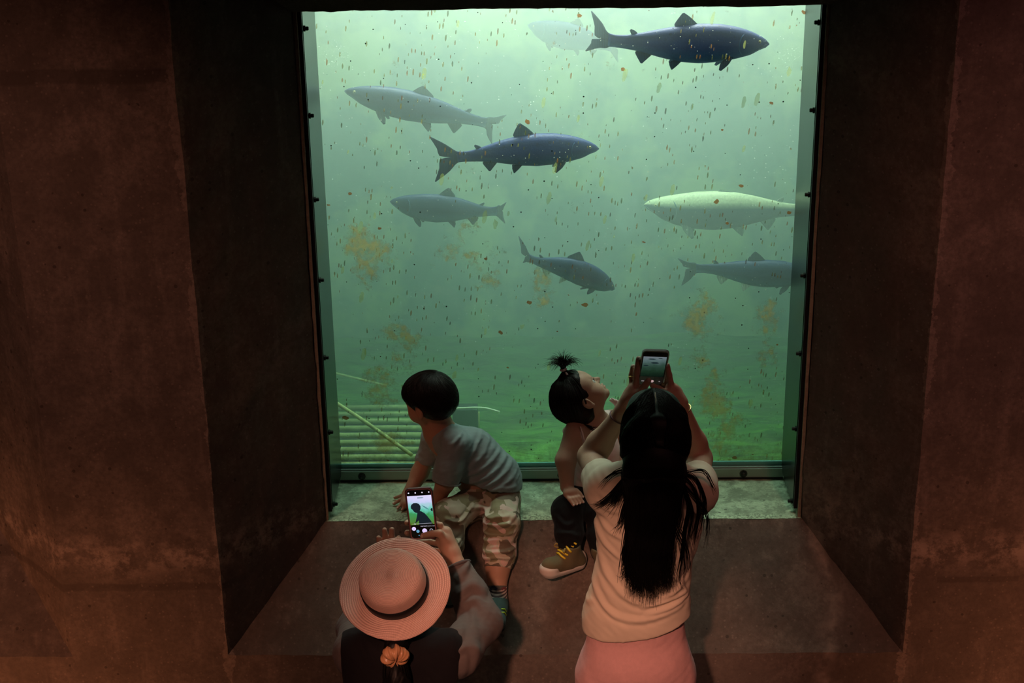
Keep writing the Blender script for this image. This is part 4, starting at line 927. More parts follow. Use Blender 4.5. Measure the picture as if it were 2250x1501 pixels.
plate(disc(-.027, -.046, .0062, 20), TA, zs+.0003).build('icon', M_UIL, SCR_A, cA); plate(disc(-.016, -.0545, .0048, 18), TA, zs+.0003).build('icon', M_UIB, SCR_A, cA)
plate(disc(.004, -.054, .0072, 22), TA, zs+.0003).build('shutter_button', M_UIL, SCR_A, cA)
MB().add([TA(.024+r_*math.cos(q), -.054+r_*math.sin(q), zs+.0003) for r_ in (.0052, .0042) for q in np.linspace(0, 6.283, 20, False)], [(i, (i+1) % 20, 20+(i+1) % 20, 20+i) for i in range(20)]).build('icon', M_UI, SCR_A, cA)
plate(disc(-.014, -.068, .0018, 8), TA, zs+.0003).build('icon', M_UIB, SCR_A, cA)
plate([(-.03, -.031), (.028, -.031), (.028, -.0304), (-.03, -.0304)], TA, zs+.0004).build('slider', M_UI, SCR_A, cA); plate(disc(-.022, -.0307, .0019, 10), TA, zs+.0005).build('slider_knob', M_UI, SCR_A, cA)
def text(body, parent, base, T, x, y, z, size, mat, name):
    cu = bpy.data.curves.new(name, 'FONT'); cu.body = body; cu.size = size; cu.align_x = 'CENTER'; cu.align_y = 'CENTER'
    o = bpy.data.objects.new(name, cu); COL.objects.link(o); bpy.context.view_layer.update()
    me = bpy.data.meshes.new_from_object(o.evaluated_get(bpy.context.evaluated_depsgraph_get())); bpy.data.objects.remove(o); bpy.data.curves.remove(cu)
    for v in me.vertices: v.co = Vector(T(x+v.co.x, y+v.co.y, z)-np.asarray(base))
    me.materials.clear(); me.materials.append(mat); o = bpy.data.objects.new(name, me); COL.objects.link(o); o.parent = parent; return o
text('PORTRAIT', SCR_A, cA, TA, .0035, -.0395, zs+.0004, .0042, M_UI, 'mode_label'); text('PHOTO', SCR_A, cA, TA, .0205, -.0400, zs+.0004, .0034, M_UI, 'mode_label'); text('VIDEO', SCR_A, cA, TA, .0325, -.0402, zs+.0004, .0030, M_UI, 'mode_label')
cB = A(1435, 808, -.405); RB = rotp(math.radians(20), math.radians(3), math.radians(2)); wB, hB, dB = .078, .152, .010
RB = rotp(math.radians(26), math.radians(4), 0)
PH_B, SCR_B, TB = phone('smartphone', 'phone with pale metal edge showing fish, held up by the long-haired woman', cB, RB@V(1, 0, 0), RB@V(0, 0, 1), wB, hB, dB, simple('pale_metal_case', (.45, .52, .50), .3, .6), None)
zb_ = dB/2-.0006
plate([(-.033, -.034), (.033, -.034), (.033, .052), (-.033, .052)], TB, zb_).build('picture', screen_mat('live_fish_picture', [(.0, (.003, .008, .005)), (.3, (.012, .035, .018)), (.55, (.03, .07, .05)), (.8, (.10, .16, .16)), (1, (.20, .22, .26))], .8), SCR_B, cB)
M_FP = emit('picture_fish_dark', (.008, .016, .020), 1)
for x, y, l, hh in ((-.008, .042, .024, .004), (.016, .046, .016, .003), (.002, .026, .026, .006), (-.022, .014, .018, .004)):
    plate([(x-l/2, y), (x-l*.2, y+hh/2), (x+l*.2, y+hh/2), (x+l/2, y-hh*.1), (x+l*.2, y-hh/2), (x-l*.2, y-hh/2)], TB, zb_+.0003).build('picture_fish', M_FP, SCR_B, cB)
M_UID = emit('screen_dim', (.25, .22, .22), .7)
plate(disc(.003, -.054, .0052, 20), TB, zb_+.0003).build('shutter_button', emit('screen_rose', (.55, .36, .36), .8), SCR_B, cB); plate(disc(.024, -.054, .0024, 12), TB, zb_+.0003).build('icon', M_UID, SCR_B, cB)
plate([(-.028, -.0565), (-.020, -.0565), (-.020, -.0515), (-.028, -.0515)], TB, zb_+.0003).build('icon', M_UID, SCR_B, cB)
# ------------------------------------------------------------------ standing woman
def gap(P, n): return [np.asarray(q) for q in P]
def build_woman():
    base = V(.21, -.62, FLOOR); a = .106
    S = Sdf(V(-.06, -.86, FLOOR), V(.55, -.28, .82), .0031)
    c = A(1437, 946, -.57); p, s, f, u = head(S, c, (.0, .96, .28), (0, -.28, .96), a)
    nb = A(1434, 1058, -.62); S.cap(p(0, -.15, -.5), nb, .052, .055, .03)
    pv = V(*A(1398, 1440, -.62)); ch = A(1425, 1140, -.62); wa = A(1402, 1310, -.62); Fy = ((0, 1, 0), 1.45)
    S.chain([nb, ch, wa, pv], [.06, .12, .105, .125], .04, Fy)
    shl, shr = A(1332, 1078, -.62), A(1532, 1084, -.62); S.cap(shl, shr, .046, .046, .04)
    ell, elr = A(1298, 1004, -.375), A(1536, 1008, -.375); wl, wr = A(1369, 903, -.415), A(1492, 886, -.415)
    S.chain([shl, ell], [.045, .037], .02); S.chain([shr, elr], [.045, .037], .02)
    for e, w in ((ell, wl), (elr, wr)): S.chain([e, e*.72+w*.28, w], [.036, .037, .0235], .02)
    Yp = -.41
    L = [([A(1397, 848, -.412), A(1399, 818, -.410), A(1403, 788, -.407)], .0098, .0078),
         ([A(1389, 846, -.398), A(1388, 824, -.385), A(1391, 806, -.380)], .0095, .0078),
         ([A(1393, 850, -.392), A(1400, 838, -.375), A(1412, 830, -.372)], .009, .0075), ([A(1392, 858, -.390), A(1400, 850, -.375), A(1412, 846, -.372)], .008, .007),
         ([A(1388, 876, -.425), A(1407, 861, -.432), A(1417, 848, -.434), A(1425, 836, -.432)], .0125, .0085)]
    hand(S, [(wl, A(1393, 856, -.408), .0235, .021), (wl, A(1386, 866, -.405), .022, .02), (A(1380, 880, -.42), A(1395, 868, -.424), .018, .016)], L)
    Rg = [([A(1475, 848, -.412), A(1470, 824, -.41), A(1466, 803, -.407)], .0098, .0080),
          ([A(1474, 846, -.397), A(1466, 832, -.382), A(1459, 824, -.374)], .0095, .0078), ([A(1474, 854, -.395), A(1464, 842, -.378), A(1452, 838, -.372)], .009, .0075), ([A(1474, 862, -.395), A(1463, 853, -.380), A(1450, 850, -.374)], .008, .007),
          ([A(1478, 872, -.42), A(1462, 864, -.425), A(1447, 855, -.422), A(1434, 848, -.416)], .0125, .0085)]
    hand(S, [(wr, A(1476, 856, -.408), .0235, .021), (wr, A(1484, 862, -.402), .022, .02), (A(1484, 876, -.42), A(1471, 868, -.42), .018, .016)], Rg)
    for sx in (-1, 1):      # legs down to the floor
        h0 = pv+V(.075*sx, 0, -.06); kn = V(pv[0]+.085*sx, -.64, -.46); an = V(pv[0]+.09*sx, -.66, FLOOR+.08)
        S.chain([h0, kn, an], [.085, .055, .036], .03); S.cap(an+V(0, -.02, -.045), an+V(.012*sx, .14, -.055), .034, .026, .02)
    v, fc = S.mesh(1); root = mk('person', v, fc, M_SKIN, None, base)
    tag(root, 'standing woman with long black hair, cream t-shirt and pink trousers, photographing with both hands', 'person')
    eyes(p, f, a, root, base); nails([L[0], L[1], L[4], Rg[0]], root, base, V(0, -1, .2))
    m = MB()
    for x in (-1, 1): m = MB(); m.tube([p(.15*x, .87, .18), p(.30*x, .86, .22), p(.46*x, .76, .16)], [.0012, .0025, .0010], 5); m.build('eyebrow', M_HAIR, root, base, True)
    # jewellery
    def bangle(cn, ax, r, th, mat, nm):
        e1 = nrm(np.cross(ax, V(0, 1, 0))); e2 = nrm(np.cross(ax, e1)); m = MB(); m.tube([cn+r*(e1*math.cos(q)+e2*math.sin(q)) for q in np.linspace(0, 2*math.pi, 29)], th, 6, False); m.build(nm, mat, root, base, True)
    MG = simple('gold', (.85, .62, .25), .25, 1.0)
    bangle(wl*.86+ell*.14, nrm(wl-ell), .0275, .0022, simple('woven_band', (.20, .11, .12), .8), 'bracelet')
    bangle(wr*.90+elr*.10, nrm(wr-elr+V(.02, 0, 0)), .0285, .0018, MG, 'bangle')
    bangle(A(1388.5, 828, -.388), nrm(A(1388, 824, -.385)-A(1389, 846, -.398)), .0102, .0012, MG, 'ring')
    # t-shirt
    MT = fabric('cream_cotton', (.82, .72, .57), 1000, .2, nscale=12, namp=.05)
    T = Sdf(V(-.06, -.84, -.36), V(.56, -.36, .56), .0031)
    T.chain([A(1432, 1075, -.62), A(1425, 1150, -.62), A(1408, 1290, -.62), A(1398, 1360, -.62), A(1396, 1430, -.62)], [.085, .143, .132, .147, .156], .04, ((0, 1, 0), 1.42))
    T.cap(A(1340, 1074, -.62), A(1524, 1080, -.62), .052, .052, .05); T.cap(A(1372, 1050, -.62), A(1492, 1053, -.62), .045, .045, .05)
    el1 = shl*.45+ell*.55; er1 = shr*.45+elr*.55
    T.chain([shl, el1], [.058, .056], .03); T.chain([shr, er1], [.058, .056], .03)
    T.ell(p(0, -.2, -.75), (.066, .066, .05), None, .01, 's')
    def cutbox(pt, nn, lo, hi):
        nn = nrm(nn); T.put(lambda x, y, z: -((x-pt[0])*nn[0]+(y-pt[1])*nn[1]+(z-pt[2])*nn[2]), lo, hi, .005, 's')
    q = shl*.58+ell*.42; cutbox(q, ell-shl, V(-.06, -.56, .05), V(A(1368, 1050, -.5)[0], -.30, .56))
    q = shr*.58+elr*.42; cutbox(q, elr-shr, V(A(1500, 1050, -.5)[0], -.56, .05), V(.56, -.30, .56))
    h0, h1 = A(1276, 1399, -.66), A(1516, 1362, -.66); hd = nrm(h1-h0); T.cut((h0+h1)/2, nrm(np.cross(hd, V(0, 1, 0)))*(1 if np.cross(hd, V(0, 1, 0))[2] < 0 else -1))
    v, fc = T.mesh(2)
    Y = -.72
    ln = [([(1310, 1235, Y), (1345, 1290, Y), (1400, 1325, Y), (1470, 1318, Y), (1512, 1290, Y)], .006, .010), ([(1296, 1290, Y), (1330, 1345, Y), (1400, 1362, Y), (1500, 1345, Y)], .0055, .009), ([(1410, 1335, Y), (1460, 1328, Y), (1508, 1322, Y)], .005, .006), ([(1420, 1350, Y), (1470, 1342, Y), (1512, 1334, Y)], .005, .006),
          [(1305, 1180, Y), (1330, 1210, Y), (1365, 1235, Y)], [(1310, 1120, Y), (1340, 1135, Y), (1370, 1140, Y)], [(1325, 1105, Y), (1350, 1112, Y), (1375, 1112, Y)], [(1310, 1160, Y), (1340, 1180, Y), (1365, 1190, Y)], [(1515, 1130, Y), (1535, 1150, Y), (1545, 1180, Y)], [(1490, 1290, Y), (1505, 1250, Y), (1515, 1220, Y)], ([(1287, 1300, Y), (1297, 1250, Y), (1303, 1200, Y)], .006, .008), ([(1300, 1345, Y), (1285, 1360, Y), (1278, 1380, Y)], .004, .006)]
    v = folds(v, fc, ln, .0036, .008); v = cloth(v, fc, .0022, 5, (1, 1, 1.5), 6)
    ts = mk('t_shirt', v, fc, MT, root, base)
    # trousers
    T = Sdf(V(-.02, -.86, FLOOR+.02), V(.48, -.40, .06), .0036)
    T.ell(A(1398, 1450, -.625), (.158, .128, .13), None, .03)
    for sx in (-1, 1):
        T.ell(V(pv[0]+.062*sx, -.685, -.285), (.092, .075, .10), None, .05)
        h0 = pv+V(.078*sx, 0, -.07); kn = V(pv[0]+.088*sx, -.64, -.46); an = V(pv[0]+.09*sx, -.66, FLOOR+.10); T.chain([h0, kn, an], [.100, .075, .055], .03)
    T.cap(A(1400, 1325, -.62), A(1398, 1440, -.62), .130, .152, .02, ((0, 1, 0), 1.35)); T.cut(V(0, 0, FLOOR+.07), (0, 0, -1)); T.cut(A(1398, 1300, -.62), (0, 0, 1))
    v, fc = T.mesh(1); v = cloth(v, fc, .0018, 5, (1, 1, 1), 9)
    mk('trousers', v, fc, fabric('pink_jersey', (.80, .47, .47), 700, .3, nscale=90, namp=.10), root, base)
    for sx in (-1, 1):
        an = V(pv[0]+.09*sx, -.66, FLOOR+.08); T = Sdf(an+V(-.08, -.1, -.085), an+V(.1, .22, .06), .004); T.cap(an+V(0, -.02, -.04), an+V(.012*sx, .14, -.05), .040, .034, .02); T.cap(an, an+V(0, 0, -.03), .042, .04, .02); T.cut(V(0, 0, FLOOR+.004), (0, 0, -1)); v, fc = T.mesh(1); mk('shoe', v, fc, simple('white_canvas', (.6, .58, .54), .8), root, base)
    # hair
    H = Sdf(V(.05, -.86, -.16), V(.40, -.42, .80), .0031); R = np.stack([s, f, u], 1)
    H.ell(p(0, -.10, .28), (.83*a, 1.0*a, .83*a), R, .02); H.ell(p(0, -.42, -.25), (.80*a, .66*a, .80*a), R, .04)
    H.ell(p(0, .45, .52), (.58*a, .40*a, .34*a), R, .03); H.ell(p(0, .98, -.22), (.74*a, .66*a, .66*a), R, .015, 's')
    fl = ((0, 1, 0), 2.3)
    H.chain([p(0, -.55, .12), A(1437, 985, -.672), A(1437, 1040, -.722), A(1434, 1120, -.745), A(1425, 1200, -.748), A(1422, 1235, -.745)], [.082, .078, .074, .058, .046, .034], .05, fl)
    hv, hf = H.mesh(); N = vnormals(hv, hf); hv = hv+N*(.0028*np.clip((.44-hv[:, 2])/.15, .12, 1)*vnoise(hv*[1, .6, .12], 26, 3, 2))[:, None]
    ho = mk('hair', hv, hf, M_HAIR, root, base); rg = np.random.default_rng(11); st = []
    for i in range(900):
        w = rg.uniform(-1, 1); sg = 1 if w > 0 else -1; q = abs(w)
        b = rg.uniform(-.55, .62); o = p(.03*sg+rg.normal()*.004+.012*sg, b, .28+.87*math.sqrt(max(0, 1-((b+.10)/1.0)**2))*1.0)
        ang = math.pi/2*(1-q*.98); bk = math.sin(ang); sd_ = math.cos(ang)*sg
        m1 = p(.64*sd_+.25*sg*(1-q*.3)*.6, -.15-.48*bk+b*.25, .86-.05*q); m2 = p(.90*sd_, -.12-.97*bk, .10); m3 = p(.82*sd_, -.25-.98*bk, -.62)
        k1 = A(1437+66*sd_+rg.normal()*3, 1050, -.70-.055*bk); k2 = A(1432+50*sd_+rg.normal()*5, 1150, -.735-.035*bk); k3 = A(1424+46*sd_+rg.normal()*6, 1225, -.745-.025*bk); k4 = A(1422+46*sd_+rg.normal()*8, 1286+16*math.cos(sd_*2.2+.3)+20*math.sin(sd_*15+1)+rg.normal()*9, -.745-.015*bk)
        st.append(spline([o, m1, m2, m3, k1, k2, k3, k4], 34))
    st = float_on(H, st, .0004)
    strands(st, .0011).build('hair_strands', M_HAIR, ho, base, True)
    locks = []
    def lock(P, n, sp, r=.0016):
        for i in range(n):
            o = rg.normal(size=3)*sp; e = rg.normal(size=3)*sp*1.6; m = len(P); locks.append(spline([q+o*(1-j/m)+e*1.7*(j/m)**1.5 for j, q in enumerate(P)], 26)[:int(26*rg.uniform(.62, 1.0))])
    B = -.71
    lock([A(1405, 1030, B), A(1375, 1050, B), A(1345, 1085, B), A(1318, 1108, -.70), A(1298, 1112, -.68)], 34, .004); lock([A(1400, 1035, B), A(1372, 1065, B), A(1350, 1100, B), A(1330, 1115, -.71)], 26, .004)
    lock([A(1405, 1040, B), A(1385, 1075, -.73), A(1378, 1110, -.74), A(1360, 1150, -.745), A(1335, 1168, -.745)], 22, .0035); lock([A(1400, 1050, B), A(1372, 1110, -.74), A(1362, 1150, -.745), A(1350, 1185, -.745)], 12, .004)
    lock([A(1495, 1035, B), A(1530, 1055, B), A(1548, 1100, -.70), A(1540, 1150, -.72), A(1530, 1205, -.73)], 22, .004); lock([A(1500, 1045, B), A(1525, 1075, -.72), A(1535, 1130, -.735), A(1525, 1180, -.74), A(1518, 1222, -.74)], 24, .004); lock([A(1495, 1050, B), A(1512, 1110, -.735), A(1505, 1160, -.745), A(1498, 1220, -.745), A(1490, 1270, -.75), A(1500, 1298, -.75)], 26, .003)
    lock([A(1500, 1040, B), A(1545, 1035, -.67), A(1565, 1065, -.66), A(1572, 1085, -.66)], 9, .004); lock([A(1400, 1030, B), A(1360, 1035, -.69), A(1335, 1050, -.68), A(1312, 1075, -.68)], 10, .004); lock([A(1498, 1060, B), A(1520, 1120, -.735), A(1516, 1170, -.74), A(1508, 1200, -.745)], 16, .005)
    lock([A(1400, 1040, -.715), A(1360, 1080, -.73), A(1345, 1110, -.735), A(1322, 1135, -.73)], 10, .006); lock([A(1500, 1060, -.72), A(1548, 1120, -.715), A(1552, 1160, -.715), A(1540, 1215, -.72)], 12, .006); lock([A(1480, 1150, -.755), A(1502, 1200, -.755), A(1508, 1250, -.755), A(1496, 1285, -.755)], 14, .006); lock([A(1390, 1120, -.75), A(1374, 1190, -.755), A(1368, 1250, -.755), A(1372, 1296, -.755)], 14, .005)
    lock([A(1385, 1200, -.75), A(1380, 1245, -.75), A(1374, 1268, -.75), A(1365, 1262, -.75)], 12, .004); lock([A(1420, 1250, -.75), A(1425, 1290, -.755), A(1440, 1308, -.76)], 20, .006); lock([A(1455, 1230, -.75), A(1460, 1275, -.755), A(1450, 1295, -.76)], 16, .005); lock([A(1398, 1240, -.75), A(1402, 1290, -.755), A(1396, 1300, -.76)], 16, .005)
    strands(locks, .0011).build('loose_locks', M_HAIR, ho, base, True)
    m = MB(); P = [p(.0, b, .30+.84*math.sqrt(max(0, 1-((b+.10)/1.01)**2))) for b in np.linspace(.30, -.25, 12)]
    P = [q+s*.0006*math.sin(i*1.1)-u*.0002 for i, q in enumerate(P)]; m.tube(P, [.0004]+[.0011]*10+[.0003], 5); m.build('parting', M_SKIN, ho, base, True)
    return root
WOMAN = build_woman()
# ------------------------------------------------------------------ kneeling woman in the hat
def build_hat_woman():
    base = V(-.36, -.86, FLOOR); a = .106
    S = Sdf(V(-.72, -1.25, FLOOR), V(-.02, -.36, .42), .0032)
    AX = nrm(V(-.10, -.565, .82)); hc = A(869, 1294, -.76); F = nrm(V(.06, .82, .57)); c = hc-AX*.074
    p, s, f, u = head(S, c, F, AX, a)
    nb = c+V(.008, -.030, -.148); S.cap(p(0, -.2, -.55), nb, .050, .055, .03)
    shl, shr = A(785, 1438, -.78), A(1003, 1438, -.78); S.cap(shl, shr, .048, .048, .04)
    ch = nb+V(0, -.01, -.20); pv = V(nb[0], -.80, -.46); S.chain([nb, ch, pv], [.065, .115, .13], .04, ((0, 1, 0), 1.4))
    elr, wr = A(1058, 1368, -.63), A(993, 1216, -.495); ell, wl = A(785, 1385, -.60), A(845, 1222, -.52)
    S.chain([shr, elr, wr], [.046, .040, .024], .02); S.chain([shl, ell, wl], [.046, .040, .024], .02)
    Rg = [([A(981, 1192, -.487), A(966, 1172, -.486), A(950, 1173, -.478), A(930, 1177, -.473)], .0125, .0088)]
    for i, (y, r) in enumerate(((1148, .0095), (1170, .0093), (1190, .0088), (1206, .008))):
        Rg.append(([A(968, y+6, -.452), A(945, y+1, -.432), A(910, y, -.430), A(895, y+1, -.444), A(894, y+1.5, -.452)], r, r*.85))
    hand(S, [(wr, A(978, 1172, -.458), .024, .022), (wr, A(972, 1190, -.46), .023, .021), (A(990, 1200, -.48), A(978, 1188, -.482), .019, .017)], Rg)
    Lg = [([A(848, 1200, -.52), A(847, 1182, -.512), A(845, 1165, -.505)], .0095, .0080), ([A(862, 1200, -.52), A(861, 1182, -.512), A(861, 1164, -.505)], .0098, .0082), ([A(838, 1208, -.525), A(834, 1192, -.52), A(832, 1182, -.515)], .009, .0075),
          ([A(872, 1204, -.52), A(874, 1190, -.512), A(876, 1182, -.508)], .009, .0075), ([A(858, 1222, -.535), A(872, 1216, -.54), A(880, 1208, -.54)], .011, .0085)]
    hand(S, [(wl, A(852, 1204, -.522), .024, .022), (wl, A(866, 1208, -.522), .022, .020)], Lg)
    for sx in (-1, 1):       # thighs and shins: she kneels upright on the floor
        h0 = pv+V(.08*sx, 0, -.04); kn = V(pv[0]+.10*sx, -.78, FLOOR+.055); an = V(pv[0]+.09*sx, -1.16, FLOOR+.045)
        S.chain([h0, kn, an], [.085, .055, .036], .03); S.cap(an, an+V(0, -.05, -.01), .033, .028, .02)
    v, fc = S.mesh(1); root = mk('person', v, fc, M_SKIN, None, base)
    tag(root, 'woman in pink straw hat and grey cardigan kneeling before the boy with a phone', 'person')
    eyes(p, f, a, root, base); nails([Rg[0]], root, base, V(0, -1, .3))
    # sweater with long sleeves
    MK = fabric('grey_knit', (.15, .125, .118), 700, .35, nscale=60)
    T = Sdf(V(-.76, -1.06, -.62), V(.0, -.42, .32), .0032)
    T.chain([nb+V(0, 0, -.03), ch, pv], [.066, .142, .155], .04, ((0, 1, 0), 1.35)); T.cap(shl, shr, .060, .060, .05)
    q = elr*.18+wr*.82; T.chain([shr, elr, elr*.5+q*.5, q], [.064, .058, .049, .039], .03)
    q2 = ell*.14+wl*.86; T.chain([shl, ell, q2], [.064, .056, .038], .03)
    T.cut(V(0, 0, pv[2]-.10), (0, 0, -1)); T.ell(p(0, -.1, -.6), (.062, .062, .06), None, .01, 's')
    lo = q-.05; d = nrm(q-elr); T.put(lambda x, y, z: -((x-q[0])*d[0]+(y-q[1])*d[1]+(z-q[2])*d[2]), q-.06, q+.06, .004, 's')
    d2 = nrm(q2-ell); T.put(lambda x, y, z: -((x-q2[0])*d2[0]+(y-q2[1])*d2[1]+(z-q2[2])*d2[2]), q2-.06, q2+.06, .004, 's')
    v, fc = T.mesh(2); Y = -.7
    ln = [[(990, 1290, Y), (1020, 1282, Y), (1052, 1290, Y)], [(1000, 1318, Y), (1030, 1300, Y), (1060, 1312, Y)], [(1005, 1340, Y), (1035, 1322, Y), (1068, 1340, Y)], [(990, 1256, Y), (1015, 1250, Y), (1040, 1262, Y)], [(1010, 1356, Y), (1040, 1345, Y), (1070, 1360, Y)], [(985, 1385, Y), (1030, 1372, Y), (1060, 1400, Y), (1050, 1450, Y)], ([(1035, 1352, Y), (1050, 1390, Y), (1040, 1440, Y)], .005, .009), [(1012, 1235, Y), (1022, 1260, Y), (1020, 1285, Y)]]
    v = folds(v, fc, ln, .005, .008); v = cloth(v, fc, .0018, 7, seed=2)
    sw = mk('cardigan', v, fc, MK, root, base)
    m = MB(); e1 = nrm(np.cross(d, V(0, 1, 0))); e2 = np.cross(d, e1); m.tube([q-d*.003+.0375*(e1*math.cos(t_)+e2*math.sin(t_)) for t_ in np.linspace(0, 6.2832, 25)], .0055, 8, False); m.build('cuff', fabric('dark_cuff', (.12, .10, .10), 700, .3), sw, base, True)
    # dark waistcoat over it
    T = Sdf(V(-.66, -1.08, -.60), V(-.06, -.66, .28), .0034)
    T.chain([nb+V(0, -.012, -.035), ch+V(0, -.012, 0), pv+V(0, -.012, 0)], [.072, .150, .162], .05, ((0, 1, 0), 1.33)); T.cap(shl*.98+shr*.02+V(0, -.004, .004), shr*.92+shl*.08+V(0, -.004, .004), .074, .072, .06); T.cap(shl*.9+shr*.1+V(0, -.01, -.10), shr*.85+shl*.15+V(0, -.01, -.10), .085, .085, .06)
    T.cut(V(0, 0, pv[2]-.06), (0, 0, -1)); T.ell(p(0, -.1, -.6), (.064, .064, .06), None, .01, 's')
    for q_, n_ in ((A(1012, 1440, -.85), V(1, 0, -.18)), (A(746, 1440, -.85), V(-1, 0, -.05))): T.cut(q_, n_)
    v, fc = T.mesh(1); v = folds(v, fc, [[(790, 1420, -.95), (850, 1440, -.95), (950, 1425, -.95)], [(960, 1400, -.95), (985, 1440, -.95), (995, 1490, -.95)], [(770, 1450, -.95), (790, 1480, -.95), (800, 1500, -.95)]], .004, .010); v = cloth(v, fc, .0025, 5, seed=5)
    mk('waistcoat', v, fc, fabric('black_wool', (.009, .008, .010), 600, .3), root, base)
    T = Sdf(V(-.66, -1.30, FLOOR), V(-.06, -.66, -.36), .005); T.ell(pv, (.165, .125, .12), None, .02)
    for sx in (-1, 1):
        h0 = pv+V(.08*sx, 0, -.04); kn = V(pv[0]+.10*sx, -.78, FLOOR+.067); an = V(pv[0]+.09*sx, -1.13, FLOOR+.05); T.chain([h0, kn, an], [.098, .068, .050], .03)
    T.cut(V(0, 0, FLOOR+.003), (0, 0, -1)); v, fc = T.mesh(1); mk('trousers', v, fc, fabric('dark_denim', (.03, .035, .06), 600, .3), root, base)
    for sx in (-1, 1):
        an = V(pv[0]+.09*sx, -1.14, FLOOR+.045); T = Sdf(an+V(-.08, -.18, -.05), an+V(.08, .08, .07), .004); T.chain([an, an+V(0, -.06, -.004), an+V(0, -.11, -.012)], [.042, .040, .030], .02); T.cut(V(0, 0, FLOOR+.003), (0, 0, -1)); v, fc = T.mesh(1); mk('shoe', v, fc, simple('dark_canvas', (.05, .05, .05), .8), root, base)
    # hair gathered low
    H = Sdf(c-V(.2, .26, .34), c+V(.2, .2, .2), .0032); R = np.stack([s, f, u], 1)
    H.ell(p(0, -.10, .22), (.79*a, .95*a, .76*a), R, .02); H.ell(p(0, -.50, -.40), (.74*a, .52*a, .56*a), R, .03); H.ell(p(0, .98, -.22), (.74*a, .66*a, .66*a), R, .015, 's')
    kn = A(866, 1424, -.885); H.cap(p(0, -.75, -.55), kn, .050, .024, .03); tl = kn+V(.012, -.02, -.20); H.chain([kn, kn*.5+tl*.5+V(0, -.014, 0), tl], [.020, .034, .016], .02)
    hv, hf = H.mesh(); N = vnormals(hv, hf); hv = hv+N*(.002*vnoise(hv*[1, 1, .2], 30, 3, 2))[:, None]; ho = mk('hair', hv, hf, M_HAIR, root, base)
    rg = np.random.default_rng(3); st = []
    for i in range(160):
        an = rg.uniform(0, 6.28); o = V(math.cos(an)*.034, math.sin(an)*.024, 0); st.append(spline([kn+o*.5, kn*.7+tl*.3+o*1.05+V(0, -.01, 0), kn*.35+tl*.65+o+V(0, -.008, 0), tl+o*.4+V(rg.normal()*.008, rg.normal()*.006, -.02*rg.random())], 12))
    strands(st, .0012).build('hair_strands', M_HAIR, ho, base, True)
    # scrunchie
    m = MB(); dv = nrm(V(.12, -.80, -.42)); e1 = nrm(np.cross(dv, V(0, 1, 0))); e2 = nrm(np.cross(dv, e1)); n1, n2 = 90, 18; vs = []; fs = []
    for i in range(n1):
        t_ = 2*math.pi*i/n1; rad = e1*math.cos(t_)+e2*math.sin(t_)
        rr = .0205*(1+.13*math.sin(7*t_)+.07*math.sin(12*t_+1)); off = .003*math.sin(5*t_+.5)
        for j in range(n2):
            g = 2*math.pi*j/n2; r2 = rr*(1+.10*math.sin(2*g+9*t_)+.06*math.sin(23*t_)); vs.append(kn+dv*(.026+off)+rad*(.0178+r2*math.cos(g)*.95)+dv*r2*math.sin(g)*.9)
    for i in range(n1):
        for j in range(n2): fs.append((i*n2+j, ((i+1) % n1)*n2+j, ((i+1) % n1)*n2+(j+1) % n2, i*n2+(j+1) % n2))
    t = NT('satin_orange'); cc = t.coord(); sb = t.bsdf(Base_Color=t.mix(t.noise(cc, 40, 3), (.50, .24, .11), (.66, .36, .19)), Roughness=.32); MSAT = t.done(sb)
    mk('scrunchie', vs, fs, MSAT, root, base)
    # straw hat
    t = NT('straw_braid'); oc = t.n('TexCoord').outputs['Object']; xyz = t.n('SeparateXYZ', Vector=oc); x, y, z = xyz.outputs
    rad = t.math('SQRT', t.math('ADD', t.math('MULTIPLY', x, x), t.math('MULTIPLY', y, y))); ang = t.math('ARCTAN2', y, x)
    along = t.math('ADD', rad, t.math('MULTIPLY', z, -1.0)); ph = t.math('MULTIPLY', t.math('ADD', along, t.math('MULTIPLY', ang, .0046/6.2832)), 6.2832/.0046)
    ring = t.math('ADD', t.math('MULTIPLY', t.math('SINE', ph), .5), .5)
    knit = t.math('ADD', t.math('MULTIPLY', t.math('SINE', t.math('ADD', t.math('MULTIPLY', ang, 150), t.math('MULTIPLY', ph, 1.0))), .5), .5)
    n = t.noise(oc, 60, 4); hgt = t.math('ADD', t.math('POWER', ring, .5), t.math('MULTIPLY', knit, .35))
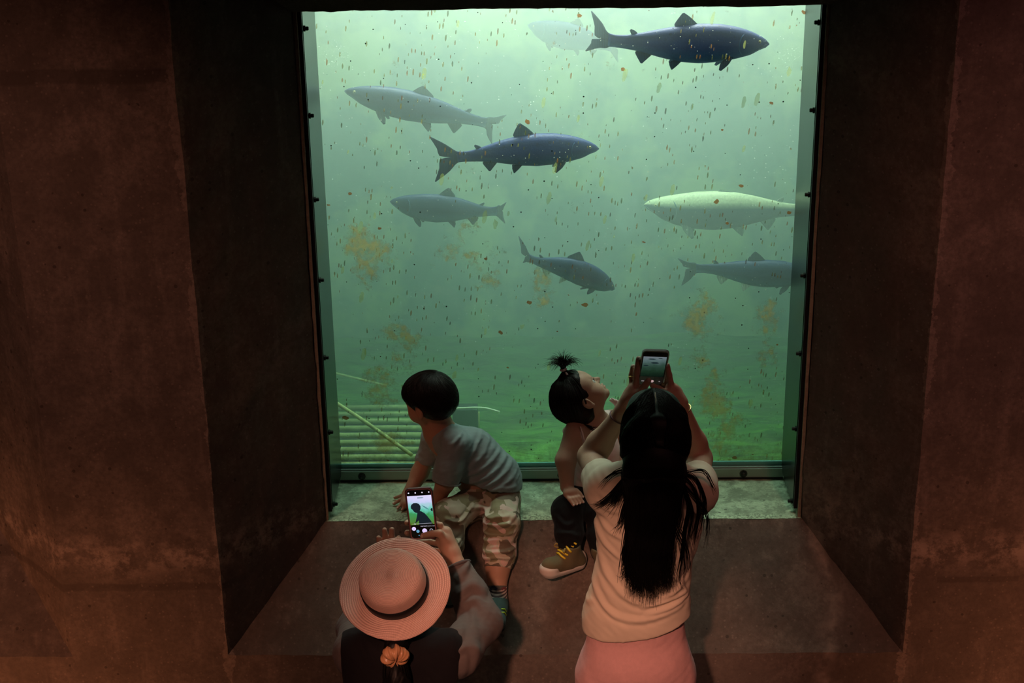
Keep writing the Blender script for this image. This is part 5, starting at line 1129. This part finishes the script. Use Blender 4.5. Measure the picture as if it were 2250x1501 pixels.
    col = t.mix(t.math('POWER', ring, .6), (.62, .37, .31), (.95, .66, .57)); col = t.mix(t.math('MULTIPLY', knit, .28), col, (.60, .36, .30)); col = t.mix(t.ramp(n, [(.4, 0), (.7, .25)]), col, (.92, .66, .55))
    MST = t.done(t.bsdf(Base_Color=col, Roughness=.72, Normal=t.bump(hgt, .7, .0022)))
    prof = [(.154, -.001), (.156, .001), (.154, .003), (.140, .0035), (.120, .0015), (.102, .001), (.0955, .003), (.0935, .008), (.0925, .030), (.0905, .060), (.0885, .074), (.084, .0815), (.076, .085), (.055, .0865), (.028, .0875), (.002, .088)]
    inner = [(.002, .084), (.076, .081), (.087, .070), (.090, .030), (.091, .004), (.100, -.003), (.125, -.002)]
    vs = []; fs = []; pr = prof+inner; nn = 128
    for i, (r, h) in enumerate(pr):
        for k in range(nn):
            an = 2*math.pi*k/nn; b = max(0, (r-.098)/.056)**1.5; w = .008*b*math.sin(2*an+.6)+.004*b*math.sin(3*an+2); vs.append((r*math.cos(an)*(1+.012*math.cos(2*an)), r*math.sin(an), h+w+.006*b))
    mN = len(pr)
    for i in range(mN):
        for k in range(nn):
            i2 = (i+1) % mN
            if i == len(prof)-1: continue
            fs.append((i*nn+k, i*nn+(k+1) % nn, i2*nn+(k+1) % nn, i2*nn+k))
    fs.append(tuple(range((len(prof)-1)*nn, len(prof)*nn))); fs.append(tuple(range(len(prof)*nn, (len(prof)+1)*nn))[::-1])
    zz = AX; xx = nrm(np.cross(V(0, 1, 0), zz)); yy = np.cross(zz, xx)
    hat = mk('straw_hat', vs, fs, MST, root, None); hat.matrix_local = Matrix(((xx[0], yy[0], zz[0], hc[0]-base[0]), (xx[1], yy[1], zz[1], hc[1]-base[1]), (xx[2], yy[2], zz[2], hc[2]-base[2]), (0, 0, 0, 1)))
    m = MB(); m.lathe([(.0945, .0025), (.0958, .004), (.0958, .018), (.0950, .0375), (.0915, .0385)], (0, 0, 0), (0, 0, 1), 96, False)
    bo = m.build('hat_band', fabric('black_ribbon', (.008, .008, .009), 900, .15, .6), hat, None, True)
    return root
HATW = build_hat_woman()
